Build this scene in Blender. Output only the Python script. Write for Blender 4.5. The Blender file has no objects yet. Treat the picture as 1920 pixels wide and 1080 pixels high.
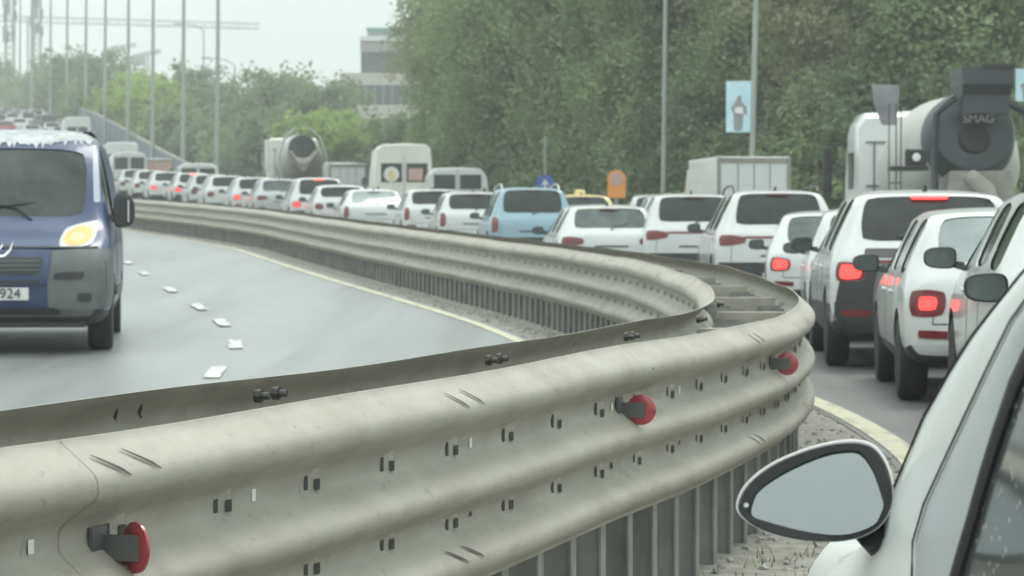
import bpy, bmesh, math, random
import numpy as np
from mathutils import Vector, Matrix
from mathutils.bvhtree import BVHTree
R = math.radians
random.seed(7); rng = np.random.default_rng(7)
sc = bpy.context.scene
COL = sc.collection

# ------------------------------------------------------------ camera, world, sun, exposure
F = 5000.0; YH = 430.0; CH = 1.30            # focal length in pixels of a 1920 frame, horizon row, eye height
cam = bpy.data.cameras.new("camera"); co = bpy.data.objects.new("camera", cam); COL.objects.link(co)
cam.sensor_width = 36.0; cam.lens = 36.0 * F / 1920.0
cam.clip_start = 0.1; cam.clip_end = 6000
co.location = (0, 0, CH)
co.rotation_euler = (R(90) - math.atan((540 - YH) / F), 0, 0)
cam.dof.use_dof = True; cam.dof.focus_distance = 6.6; cam.dof.aperture_fstop = 11.0
sc.camera = co
SUN_EL, SUN_AZ = R(58), R(205)
w = bpy.data.worlds.new("World"); sc.world = w; w.use_nodes = True
nt = w.node_tree; nt.nodes.clear()
def wn(t): return nt.nodes.new(t)
out = wn('ShaderNodeOutputWorld'); bg = wn('ShaderNodeBackground'); sky = wn('ShaderNodeTexSky')
sky.sky_type = 'NISHITA'; sky.sun_disc = False; sky.sun_elevation = SUN_EL; sky.sun_rotation = SUN_AZ
sky.air_density = 1.0; sky.dust_density = 6.0; sky.ozone_density = 1.0
hs = wn('ShaderNodeHueSaturation'); hs.inputs['Saturation'].default_value = 0.10
mx = wn('ShaderNodeMix'); mx.data_type = 'RGBA'; mx.inputs[0].default_value = 0.80
tc = wn('ShaderNodeTexCoord'); ns = wn('ShaderNodeTexNoise'); ns.inputs['Scale'].default_value = 2.6; ns.inputs['Detail'].default_value = 5
mpn = wn('ShaderNodeMapping'); mpn.inputs['Scale'].default_value = (1, 1, 3.2)
cr = wn('ShaderNodeValToRGB')
cr.color_ramp.elements[0].position = 0.38; cr.color_ramp.elements[0].color = (6.0, 6.8, 6.6, 1)
cr.color_ramp.elements[1].position = 0.68; cr.color_ramp.elements[1].color = (7.6, 8.5, 8.1, 1)
nt.links.new(tc.outputs['Generated'], mpn.inputs[0]); nt.links.new(mpn.outputs[0], ns.inputs['Vector']); nt.links.new(ns.outputs[0], cr.inputs[0])
nt.links.new(sky.outputs[0], hs.inputs['Color']); nt.links.new(hs.outputs[0], mx.inputs[6]); nt.links.new(cr.outputs[0], mx.inputs[7])
nt.links.new(mx.outputs[2], bg.inputs[0]); bg.inputs[1].default_value = 0.15; nt.links.new(bg.outputs[0], out.inputs[0])
sl = bpy.data.lights.new("sun", 'SUN'); so = bpy.data.objects.new("sun", sl); COL.objects.link(so)
sl.energy = 1.3; sl.angle = R(25); sl.color = (1.0, 0.97, 0.92)
so.rotation_euler = (R(90) - SUN_EL, 0, R(180) - SUN_AZ + R(180))
sc.view_settings.view_transform = 'Standard'; sc.view_settings.look = 'None'
sc.view_settings.gamma = 1; sc.view_settings.exposure = 0.60

# ------------------------------------------------------------ materials
def mat(name, col, rough=0.5, metal=0.0, spec=0.5, emit=None, es=0.0, noise=0.0, nscale=8.0, bump=0.0, bscale=30.0, coat=0.0, stretch=(1, 1, 1), col2=None, trans=0.0):
    m = bpy.data.materials.new(name); m.use_nodes = True; t = m.node_tree; b = t.nodes['Principled BSDF']
    b.inputs['Roughness'].default_value = rough; b.inputs['Metallic'].default_value = metal
    b.inputs['Specular IOR Level'].default_value = spec
    if coat: b.inputs['Coat Weight'].default_value = coat; b.inputs['Coat Roughness'].default_value = 0.06
    c = tuple(col) + (1,)
    b.inputs['Base Color'].default_value = c
    if noise or col2:
        tcn = t.nodes.new('ShaderNodeTexCoord'); mp = t.nodes.new('ShaderNodeMapping'); mp.inputs['Scale'].default_value = stretch
        n = t.nodes.new('ShaderNodeTexNoise'); n.inputs['Scale'].default_value = nscale; n.inputs['Detail'].default_value = 6; n.inputs['Roughness'].default_value = 0.65
        r = t.nodes.new('ShaderNodeValToRGB'); r.color_ramp.elements[0].position = 0.33; r.color_ramp.elements[1].position = 0.67
        c2 = tuple(col2) if col2 else tuple(max(0, v * (1 - noise)) for v in col)
        r.color_ramp.elements[0].color = c2 + (1,); r.color_ramp.elements[1].color = c
        t.links.new(tcn.outputs['Object'], mp.inputs[0]); t.links.new(mp.outputs[0], n.inputs['Vector'])
        t.links.new(n.outputs[0], r.inputs[0]); t.links.new(r.outputs[0], b.inputs['Base Color'])
    if bump:
        tcn = t.nodes.new('ShaderNodeTexCoord'); n2 = t.nodes.new('ShaderNodeTexNoise'); n2.inputs['Scale'].default_value = bscale; n2.inputs['Detail'].default_value = 4
        bp = t.nodes.new('ShaderNodeBump'); bp.inputs['Strength'].default_value = bump; bp.inputs['Distance'].default_value = 0.02
        t.links.new(tcn.outputs['Object'], n2.inputs['Vector']); t.links.new(n2.outputs[0], bp.inputs['Height']); t.links.new(bp.outputs[0], b.inputs['Normal'])
    if emit: b.inputs['Emission Color'].default_value = tuple(emit) + (1,); b.inputs['Emission Strength'].default_value = es
    if trans: b.inputs['Transmission Weight'].default_value = trans
    return m
M = dict(
 white=mat('white_paint', (.64, .665, .66), .28, coat=.6, noise=.07, nscale=3),
 pearl=mat('pearl_paint', (.56, .585, .585), .25, coat=.6, noise=.08, nscale=2),
 silver=mat('silver_paint', (.50, .53, .54), .3, metal=.3, coat=.5, noise=.1, nscale=3),
 blue_pale=mat('pale_blue_paint', (.27, .42, .50), .28, coat=.5, noise=.1, nscale=3),
 black=mat('black_paint', (.03, .033, .035), .25, coat=.5),
 darkgrey=mat('dark_grey_paint', (.10, .11, .115), .3, coat=.5),
 red=mat('dark_red_paint', (.35, .05, .05), .3, coat=.5),
 cream=mat('cream_paint', (.72, .73, .66), .4, noise=.08, nscale=2),
 vblue=mat('blue_van_paint', (.027, .052, .135), .35, coat=.25, noise=.25, nscale=5),
 flake=mat('weathered_white_paint', (.52, .55, .57), .6, noise=.5, nscale=6), lilac=mat('painted_pillar_sheen', (.40, .42, .48), .4),
 yellow=mat('yellow_paint', (.66, .56, .26), .35, coat=.4),
 pink=mat('faded_pink_board', (.55, .36, .31), .6, noise=.2),
 plastic=mat('dark_plastic', (.038, .042, .044), .55, noise=.3, nscale=14),
 gplastic=mat('grey_plastic', (.135, .15, .15), .5, noise=.22, nscale=6),
 rubber=mat('tyre_rubber', (.022, .024, .025), .75, noise=.3, nscale=20),
 seal=mat('rubber_seal', (.015, .017, .017), .6),
 glass=mat('dark_car_glass', (.030, .038, .037), .09, spec=.36, col2=(.008, .012, .012), nscale=2.2),
 glass2=mat('tinted_reflecting_glass', (.10, .125, .125), .08, spec=.6, noise=.6, nscale=3), wscreen=mat('van_windscreen', (.075, .088, .085), .12, spec=.34, col2=(.022, .028, .028), nscale=1.6),
 glass3=mat('pale_reflecting_glass', (.32, .38, .38), .08, spec=.9, noise=.35, nscale=3),
 rim=mat('alloy_rim', (.42, .43, .43), .3, metal=.8),
 chrome=mat('chrome', (.8, .82, .82), .12, metal=1),
 lamp=mat('red_lamp_lens', (.15, .010, .013), .15, coat=.5),
 darklens=mat('dark_red_lens', (.06, .008, .010), .3), nearwhite=mat('near_white_paint', (.76, .78, .77), .42, coat=.15, noise=.05, nscale=4), nearsilver=mat('near_silver_trim', (.50, .53, .54), .38, metal=.15),
 lit=mat('lit_brake_lamp', (.8, .05, .05), .2, emit=(1, .045, .04), es=1.6),
 head=mat('clear_headlamp', (.55, .58, .58), .1, spec=.8),
 amber=mat('lit_headlamp', (.38, .24, .08), .2, emit=(1, .56, .17), es=.42),
 core=mat('lit_bulb', (.6, .45, .2), .2, emit=(1, .58, .22), es=.50),
 plate=mat('plate_white', (.68, .69, .68), .4), ink=mat('plate_ink', (.03, .03, .035), .5),
 rail=mat('galvanised_steel', (.40, .385, .335), .6, metal=.08, col2=(.31, .292, .245), nscale=3.2, stretch=(1, 1, 3), bump=.08, bscale=9),
 railback=mat('galvanised_rail_inside', (.25, .25, .23), .55, metal=.3, noise=.3, nscale=3),
 post=mat('steel_post', (.34, .35, .335), .6, metal=.25, noise=.3, nscale=4),
 bolt=mat('bolt_dark', (.07, .07, .065), .5, metal=.5),
 slot=mat('slot_dark', (.045, .045, .042), .7), slotw=mat('slot_showing_light', (.75, .76, .72), .6),
 refl=mat('red_reflector', (.46, .06, .08), .3, coat=.6, noise=.35, nscale=35), reflw=mat('reflector_bracket', (.16, .165, .165), .5, metal=.5),
 asphalt=mat('asphalt_light_wet', (.235, .25, .252), .33, noise=.30, nscale=.9, stretch=(1, .07, 1), bump=.25, bscale=60),
 asphalt2=mat('asphalt_queue', (.15, .153, .152), .55, noise=.3, nscale=.9, stretch=(1, .1, 1), bump=.3, bscale=60),
 gravel=mat('gravel_verge', (.34, .33, .29), .9, col2=(.17, .165, .145), nscale=9, bump=1, bscale=22),
 earth=mat('grass_ground', (.10, .12, .06), .95, col2=(.06, .07, .04), nscale=.4),
 kerb=mat('kerb_concrete', (.36, .36, .33), .8, noise=.3, nscale=5),
 paintw=mat('road_paint_white', (.62, .63, .61), .6, noise=.12, nscale=12), painty=mat('road_paint_cream', (.58, .57, .42), .6, noise=.3, nscale=4),
 conc=mat('pale_concrete', (.50, .47, .41), .8, noise=.1), band=mat('grey_facade_band', (.30, .28, .28), .7), teal=mat('teal_trim', (.08, .24, .22), .5),
 bwin=mat('building_glazing', (.035, .055, .08), .35, spec=.3),
 slate=mat('slate_blue_panel', (.13, .17, .22), .6, noise=.2, nscale=.6), polem=mat('painted_lamp_pole', (.33, .37, .34), .5, noise=.2, nscale=.4),
 bark=mat('bark', (.09, .075, .06), .9, noise=.4, nscale=6),
 signb=mat('sign_blue', (.03, .10, .42), .4), signo=mat('sign_orange', (.72, .28, .05), .5), banner=mat('banner_blue', (.40, .62, .72), .6, col2=(.55, .75, .80), nscale=3),
 drum=mat('mixer_drum_white', (.50, .51, .48), .5, noise=.18, nscale=1.2), dirt=mat('cement_stained_steel', (.30, .29, .26), .8, noise=.45, nscale=2.5),
 cone=mat('mixer_dark_cone', (.045, .055, .065), .45, noise=.35, nscale=1.5), canvas=mat('grey_hopper_sheet', (.28, .30, .31), .7, noise=.3, nscale=3),
 crane=mat('crane_steel', (.45, .46, .44), .6), weed=mat('verge_weed', (.14, .17, .05), .8),
)
def weather(m, col, sx, lo, hi, fac):
    t = m.node_tree; b = t.nodes['Principled BSDF']; src = b.inputs['Base Color'].links[0].from_socket
    tc_ = t.nodes.new('ShaderNodeTexCoord'); mp = t.nodes.new('ShaderNodeMapping'); mp.inputs['Scale'].default_value = sx; n = t.nodes.new('ShaderNodeTexNoise'); n.inputs['Scale'].default_value = 1; n.inputs['Detail'].default_value = 7
    r = t.nodes.new('ShaderNodeValToRGB'); r.color_ramp.elements[0].position = lo; r.color_ramp.elements[0].color = (0, 0, 0, 1); r.color_ramp.elements[1].position = hi; r.color_ramp.elements[1].color = (fac, fac, fac, 1)
    x = t.nodes.new('ShaderNodeMix'); x.data_type = 'RGBA'; x.inputs[7].default_value = tuple(col) + (1,)
    t.links.new(tc_.outputs['Object'], mp.inputs[0]); t.links.new(mp.outputs[0], n.inputs['Vector']); t.links.new(n.outputs[0], r.inputs[0]); t.links.new(r.outputs[0], x.inputs[0]); t.links.new(src, x.inputs[6]); t.links.new(x.outputs[2], b.inputs['Base Color'])
weather(M['rail'], (.20, .175, .14), (9, 5, 1.2), .52, .78, .34); weather(M['rail'], (.15, .14, .12), (40, 22, 26), .63, .72, .35); weather(M['post'], (.16, .15, .13), (12, 12, 1.5), .5, .7, .6)
weather(M['asphalt'], (.10, .105, .105), (2.2, .10, 1), .50, .66, .45); weather(M['asphalt2'], (.06, .062, .062), (2.2, .10, 1), .50, .66, .5); weather(M['white'], (.40, .40, .37), (1.3, 1.3, 3), .55, .8, .35); weather(M['paintw'], (.22, .23, .23), (9, 3, 1), .52, .6, .8); weather(M['painty'], (.25, .25, .2), (9, 1.5, 1), .55, .65, .6)
def leafmat(name, a, b, sc_=1.2):
    m = mat(name, a, .65, spec=.25, col2=b, nscale=sc_); t = m.node_tree; p = t.nodes['Principled BSDF']
    o = [n for n in t.nodes if n.type == 'OUTPUT_MATERIAL'][0]
    tr = t.nodes.new('ShaderNodeBsdfTranslucent'); tr.inputs[0].default_value = (a[0] * 1.3, a[1] * 1.5, a[2], 1)
    ms = t.nodes.new('ShaderNodeMixShader'); ms.inputs[0].default_value = .28
    t.links.new(p.outputs[0], ms.inputs[1]); t.links.new(tr.outputs[0], ms.inputs[2]); t.links.new(ms.outputs[0], o.inputs[0])
    return m
LEAF = [leafmat('leaf_deep_green', (.235, .285, .18), (.09, .128, .088), .6), leafmat('leaf_fresh_green', (.325, .385, .215), (.125, .17, .11), .6),
        leafmat('leaf_olive', (.36, .345, .225), (.135, .155, .11), .6), leafmat('leaf_yellow_green', (.36, .46, .14), (.17, .24, .09), .7)]
# mirror glass
mg = bpy.data.materials.new('mirror_glass'); mg.use_nodes = True
_b = mg.node_tree.nodes['Principled BSDF']; _b.inputs['Metallic'].default_value = 1; _b.inputs['Roughness'].default_value = .02; _b.inputs['Base Color'].default_value = (.29, .315, .32, 1)
M['mirror'] = mg
# window glass with dried rain drops
rg = mat('rain_spotted_glass', (.075, .085, .085), .1, spec=.8); t = rg.node_tree
v = t.nodes.new('ShaderNodeTexVoronoi'); v.inputs['Scale'].default_value = 42; r_ = t.nodes.new('ShaderNodeValToRGB'); tcx = t.nodes.new('ShaderNodeTexCoord')
r_.color_ramp.elements[0].position = .10; r_.color_ramp.elements[0].color = (.50, .52, .52, 1); r_.color_ramp.elements[1].position = .22; r_.color_ramp.elements[1].color = (.07, .08, .08, 1)
t.links.new(tcx.outputs['Object'], v.inputs['Vector']); t.links.new(v.outputs['Distance'], r_.inputs[0]); t.links.new(r_.outputs[0], t.nodes['Principled BSDF'].inputs['Base Color'])
M['rain'] = rg

# ------------------------------------------------------------ mesh helpers
class MB:
    def __init__(s): s.v = []; s.f = []; s.mi = []; s.k = 0
    def add(s, vs, fs, k=None):
        n = len(s.v); s.v += [tuple(p) for p in vs]; s.f += [tuple(i + n for i in f) for f in fs]; s.mi += [s.k if k is None else k] * len(fs); return s
    def box(s, c, d, rz=0, k=None, taper=1.0, rx=0):
        x, y, z = d[0] / 2, d[1] / 2, d[2] / 2; m = Matrix.Rotation(rz, 3, 'Z') @ Matrix.Rotation(rx, 3, 'X'); c = Vector(c)
        vs = [c + m @ Vector((a * x * (taper if e > 0 else 1), b * y * (taper if e > 0 else 1), e * z)) for e in (-1, 1) for a, b in ((-1, -1), (1, -1), (1, 1), (-1, 1))]
        return s.add(vs, [(3, 2, 1, 0), (4, 5, 6, 7), (0, 1, 5, 4), (1, 2, 6, 5), (2, 3, 7, 6), (3, 0, 4, 7)], k)
    def tube(s, pts, r, n=8, k=None, cap=True):
        pts = [Vector(p) for p in pts]; rr = r if isinstance(r, (list, tuple)) else [r] * len(pts); vs = []; fs = []
        for i, p in enumerate(pts):
            d = (pts[min(i + 1, len(pts) - 1)] - pts[max(i - 1, 0)]).normalized()
            a = d.cross(Vector((0, 0, 1))); a = a.normalized() if a.length > 1e-3 else Vector((1, 0, 0)); b = a.cross(d)
            vs += [p + rr[i] * (math.cos(q * 2 * math.pi / n) * a + math.sin(q * 2 * math.pi / n) * b) for q in range(n)]
        for i in range(len(pts) - 1):
            for q in range(n): fs.append((i * n + q, i * n + (q + 1) % n, (i + 1) * n + (q + 1) % n, (i + 1) * n + q))
        if cap: fs.append(tuple(range(n))[::-1]); fs.append(tuple((len(pts) - 1) * n + q for q in range(n)))
        return s.add(vs, fs, k)
    def lathe(s, prof, c=(0, 0, 0), axis='x', n=28, k=None, m=None):   # prof: (along, radius)
        vs = []; fs = []; c = Vector(c)
        for a, r in prof:
            for q in range(n):
                t = q * 2 * math.pi / n; p = Vector((a, r * math.cos(t), r * math.sin(t)))
                if axis == 'y': p = Vector((p.y, p.x, p.z))
                if axis == 'z': p = Vector((p.y, p.z, p.x))
                if m: p = m @ p
                vs.append(p + c)
        for i in range(len(prof) - 1):
            for q in range(n): fs.append((i * n + q, i * n + (q + 1) % n, (i + 1) * n + (q + 1) % n, (i + 1) * n + q))
        fs.append(tuple(range(n))[::-1]); fs.append(tuple((len(prof) - 1) * n + q for q in range(n)))
        return s.add(vs, fs, k)
    def loft(s, secs, closed=True, k=None, caps=False):
        n = len(secs[0]); vs = [p for c in secs for p in c]; fs = []
        for i in range(len(secs) - 1):
            for q in range(n if closed else n - 1): fs.append((i * n + q, i * n + (q + 1) % n, (i + 1) * n + (q + 1) % n, (i + 1) * n + q))
        if caps: fs.append(tuple(range(n))[::-1]); fs.append(tuple((len(secs) - 1) * n + q for q in range(n)))
        return s.add(vs, fs, k)
    def prism(s, poly, y0, y1, k=None):   # poly in (x,z) extruded along y
        return s.loft([[(x, y0, z) for x, z in poly], [(x, y1, z) for x, z in poly]], True, k, True)
    def build(s, name, mats, parent=None, smooth=False, bevel=0, loc=None):
        me = bpy.data.meshes.new(name); me.from_pydata(s.v, [], s.f)
        mats = mats if isinstance(mats, (list, tuple)) else [mats]
        for m in mats: me.materials.append(m)
        if len(mats) > 1: me.polygons.foreach_set('material_index', s.mi)
        bm = bmesh.new(); bm.from_mesh(me); bmesh.ops.recalc_face_normals(bm, faces=bm.faces)
        if bevel: bmesh.ops.bevel(bm, geom=bm.edges[:], offset=bevel, segments=2, profile=.5, affect='EDGES', clamp_overlap=True)
        bm.to_mesh(me); bm.free()
        if smooth:
            me.shade_smooth()
            try: me.set_sharp_from_angle(angle=R(smooth if smooth > 1 else 38))
            except Exception: pass
        o = bpy.data.objects.new(name, me); COL.objects.link(o); o.parent = parent
        if loc: o.location = loc
        return o
def empty(name, loc, rz=0):
    o = bpy.data.objects.new(name, None); COL.objects.link(o); o.empty_display_size = .3; o.location = loc; o.rotation_euler = (0, 0, rz); return o
def tag(o, label=None, cat=None, group=None, kind=None):
    if label: o['label'] = label
    if cat: o['category'] = cat
    if group: o['group'] = group
    if kind: o['kind'] = kind
    return o
def copy_tree(o, parent=None):
    c = o.copy(); COL.objects.link(c); c.parent = parent
    for ch in KIDS.get(o.name, [x for x in o.children]): copy_tree(ch, c)
    return c
KIDS = {}
def P(px, py, Z): return Vector(((px - 960) / F * Z, Z, CH - (py - YH) / F * Z))
def interp(tab, y):
    xs = [t[0] for t in tab]; return float(np.interp(y, xs, [t[1] for t in tab]))
def smoothtab(tab, step=1.0, k=5):
    ys = np.arange(tab[0][0], tab[-1][0] + step, step); v = np.interp(ys, [t[0] for t in tab], [t[1] for t in tab])
    for _ in range(3): vp = np.pad(v, k, mode='reflect', reflect_type='odd'); v = np.convolve(vp, np.ones(2 * k + 1) / (2 * k + 1), 'valid')
    return list(zip(ys.tolist(), v.tolist()))
# ------------------------------------------------------------ terrain and road layout
CT = smoothtab([(-30, -13.2), (-10, -6.35), (0, -2.85), (3, -1.80), (4.5, -1.22), (6, -.74), (8, -.12), (10.3, .58), (12, 1.0), (13.5, 1.28), (15.5, 1.43), (19, 1.46), (22.5, 1.27), (26, .92), (29.5, .42), (36, -.85), (41.7, -2.0), (50, -3.6), (59, -5.3), (68, -7.7), (77, -10.4), (88, -13.2), (100, -16), (120, -20.8), (150, -28.0), (170, -32.5), (200, -39), (240, -48), (280, -57.5), (340, -72), (420, -92), (600, -135)], .5, 2)
GA = smoothtab([(-30, -1.3), (24, -1.3), (30, -1.27), (35, -1.22), (40, -1.15), (46, -1.05), (52, -.92), (58, -.75), (65, -.55), (77, -.2), (88, .1), (100, .45), (120, 1.05), (150, 2.0), (170, 2.8), (200, 4.7), (240, 7.9), (280, 10.8), (340, 14), (400, 16.5), (600, 22)], 1, 3)
GB = smoothtab([(-30, -1.25), (12, -1.25), (15, -1.2), (20, -1.16), (25, -1.1), (29.5, -1.02), (42, -.77), (59, -.42), (77, -.02), (88, .2), (100, .5), (120, 1.05), (150, 2.0), (170, 2.8), (200, 4.7), (240, 7.9), (280, 10.8), (340, 14), (400, 16.5), (600, 22)], 1, 3)
Cx = lambda y: interp(CT, y)
def tangent(y): d = (Cx(y + .5) - Cx(y - .5)); return Vector((d, 1, 0)).normalized()
def offp(y, off, z=0): t = tangent(y); return Vector((Cx(y) + t.y * off, y - t.x * off, z))
zA = lambda y: CH + interp(GA, y)
zB = lambda y: CH + interp(GB, y)
def ground(x, y):
    d = x - Cx(y); a = zA(y); b = zB(y); f = min(1, max(0, (d + .5) / 1.0)); z = b + (a - b) * f
    if y > 110:
        over = max(0, d - 14.0); fall = min(1, over / 9.0); base = min(a, CH + 2.0); z = z + (base - z) * fall
        over = max(0, -d - 16.0); fall = min(1, over / 12.0); z = z + (min(a, CH + 3.0) - z) * fall
    return z
ys = [-700, -300, -100, -50] + list(np.arange(-30, 140, 3.0)) + list(np.arange(140, 640, 10.0)) + [800, 1200, 2500]
ds = [-1500, -500, -200, -90, -50, -28, -20, -16, -12, -8, -4, -2, -.5, 0, .5, 2, 5, 9, 14, 18, 23, 30, 45, 80, 200, 500, 1500]
mb = MB(); vs = []; fs = []
for y in ys:
    for d in ds:
        yy = max(-30, min(y, 600)); vs.append((Cx(yy) + d, y, ground(Cx(yy) + d, yy) - .02))
n = len(ds)
for i in range(len(ys) - 1):
    for j in range(n - 1): fs.append((i * n + j, i * n + j + 1, (i + 1) * n + j + 1, (i + 1) * n + j))
mb.add(vs, fs); tag(mb.build('ground', M['earth'], smooth=True), kind='structure')
def strip(name, o0, o1, y0, y1, m, dz, side, step=1.0, seg=1):
    mb = MB(); ys = np.arange(y0, y1 + .01, step); zf = zA if side == 'A' else zB; secs = []
    for y in ys:
        row = []
        for k in range(seg + 1):
            o = o0 + (o1 - o0) * k / seg; p = offp(y, o); row.append((p.x, p.y, zf(p.y) + dz))
        secs.append(row)
    mb.loft(secs, False); return mb
st = lambda *a, **k: strip(*a, **k)
tag(st('verge', -.75, -.03, -8, 150, None, -.004, 'B', .5, 3).build('gravel_verge', M['gravel'], smooth=True), kind='structure')
tag(st('verge2', -.03, 1.0, -8, 150, None, -.002, 'A', .5, 3).build('gravel_verge', M['gravel'], smooth=True), kind='structure')
tag(st('road', .76, 14.0, -20, 600, None, 0.004, 'A', 1, 6).build('road', M['asphalt2'], smooth=True), kind='structure')
tag(st('road', -14.5, -.72, -20, 600, None, 0.0, 'B', 1, 6).build('road', M['asphalt'], smooth=True), kind='structure')
tag(st('line', .80, .97, -6, 150, None, .009, 'A', .5).build('road_edge_line', M['painty'], smooth=True), kind='structure')
tag(st('line', -.92, -.80, -6, 170, None, .005, 'B', .5).build('road_edge_line', M['painty'], smooth=True), kind='structure')
mb = MB()
for y in [17.2, 21.4, 25.5, 29.6, 33.2, 38.2, 44.4, 49.8] + list(np.arange(56, 140, 6.2)):
    q_ = .10 if y < 24 else 0; ps = [(offp(yy, o - q_).x, offp(yy, o - q_).y, zB(yy) + .006) for yy, o in ((y - .7, -3.65), (y - .7, -3.52), (y + .7, -3.52), (y + .7, -3.65))]
    mb.add(ps, [(0, 1, 2, 3)])
tag(mb.build('road_dash_markings', M['paintw']), kind='structure')
mb = MB()
for off in (4.6, 8.1, 11.6):
    for y in np.arange(-2, 150, 6.0):
        ps = [(offp(yy, o).x, offp(yy, o).y, zA(yy) + .009) for yy, o in ((y - 1, off - .06), (y - 1, off + .06), (y + 1, off + .06), (y + 1, off - .06))]
        mb.add(ps, [(0, 1, 2, 3)])
tag(mb.build('road_dash_markings', M['paintw']), kind='structure')
mb = MB(); secs = []
for y in np.arange(-10, 165, 1.0):
    p = offp(y, 14.0); z = zA(y); secs.append([(p.x, p.y, z - .1), (p.x, p.y, z + .14), (p.x + .25, p.y, z + .14), (p.x + .25, p.y, z - .1)])
mb.loft(secs); tag(mb.build('kerb', M['kerb']), kind='structure')
# little stones and weeds in the verge
mb = MB()
for i in range(1400):
    y = random.uniform(6, 40) if i % 3 else random.uniform(8, 20); o = random.choice([random.uniform(-.74, -.3), random.uniform(.25, .78)]); p = offp(y, o)
    z = (zB(y) if o < 0 else zA(y)); r = random.uniform(.004, .015)
    mb.box((p.x, p.y, z + r * .2), (r * 2, r * 1.6, r * 1.2), random.random() * 3, rx=random.random())
tag(mb.build('verge_stones', M['kerb']), kind='stuff')
mb = MB()
for i in range(260):
    cl = random.choice([(9.6, .5), (9.9, .62), (10.6, .45), (12.5, .6), (15, .65), (21, -.6), (27, -.45)]); y = cl[0] + random.gauss(0, .22); o = cl[1] + random.gauss(0, .09); p = offp(y, o); z = zA(y) if o > 0 else zB(y)
    a = random.random() * 6.28; h = random.uniform(.015, .055); wd = .004; dx, dy = math.cos(a), math.sin(a)
    mb.add([(p.x - wd * dy, p.y + wd * dx, z), (p.x + wd * dy, p.y - wd * dx, z), (p.x + dx * h * .6, p.y + dy * h * .6, z + h)], [(0, 1, 2)])
tag(mb.build('verge_weeds', M['weed']), kind='stuff')

# ------------------------------------------------------------ double sided guardrail
TOPH = .905 - 0.0   # top of beam over ground
rail = tag(empty('guardrail', (0, 0, 0)), 'long curving double sided galvanised steel guardrail between the two carriageways', 'guardrail')
# profile (outward d, below top)
PR = [(.0, .0), (.006, .0), (.010, .008), (.026, .020), (.060, .048), (.076, .062), (.083, .076), (.084, .098), (.076, .112), (.060, .124), (.022, .150), (.008, .162), (.002, .172), (.0, .19), (.001, .205), (.008, .218), (.022, .230), (.060, .262), (.076, .276), (.083, .290), (.083, .308), (.075, .322), (.060, .332), (.022, .356), (.008, .367), (.001, .378), (.0, .392), (.002, .404), (.010, .418), (.058, .456), (.074, .470), (.082, .484), (.082, .503), (.074, .518), (.030, .548), (.010, .562), (.006, .572)]
ztop = lambda y, s: CH + interp(RT, y)
RT = smoothtab([(-30, -.39), (12, -.39), (13.5, -.385), (16, -.35), (19, -.30), (23, -.25), (29.5, -.17), (42, .08), (59, .43), (77, .85), (88, 1.05), (100, 1.35), (150, 2.85), (170, 3.65)], .5, 2)
def railpt(y, s, d, dz):
    o = s * (.225 + d); p = offp(y, o); return (p.x, p.y, ztop(y, s) - dz)
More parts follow.
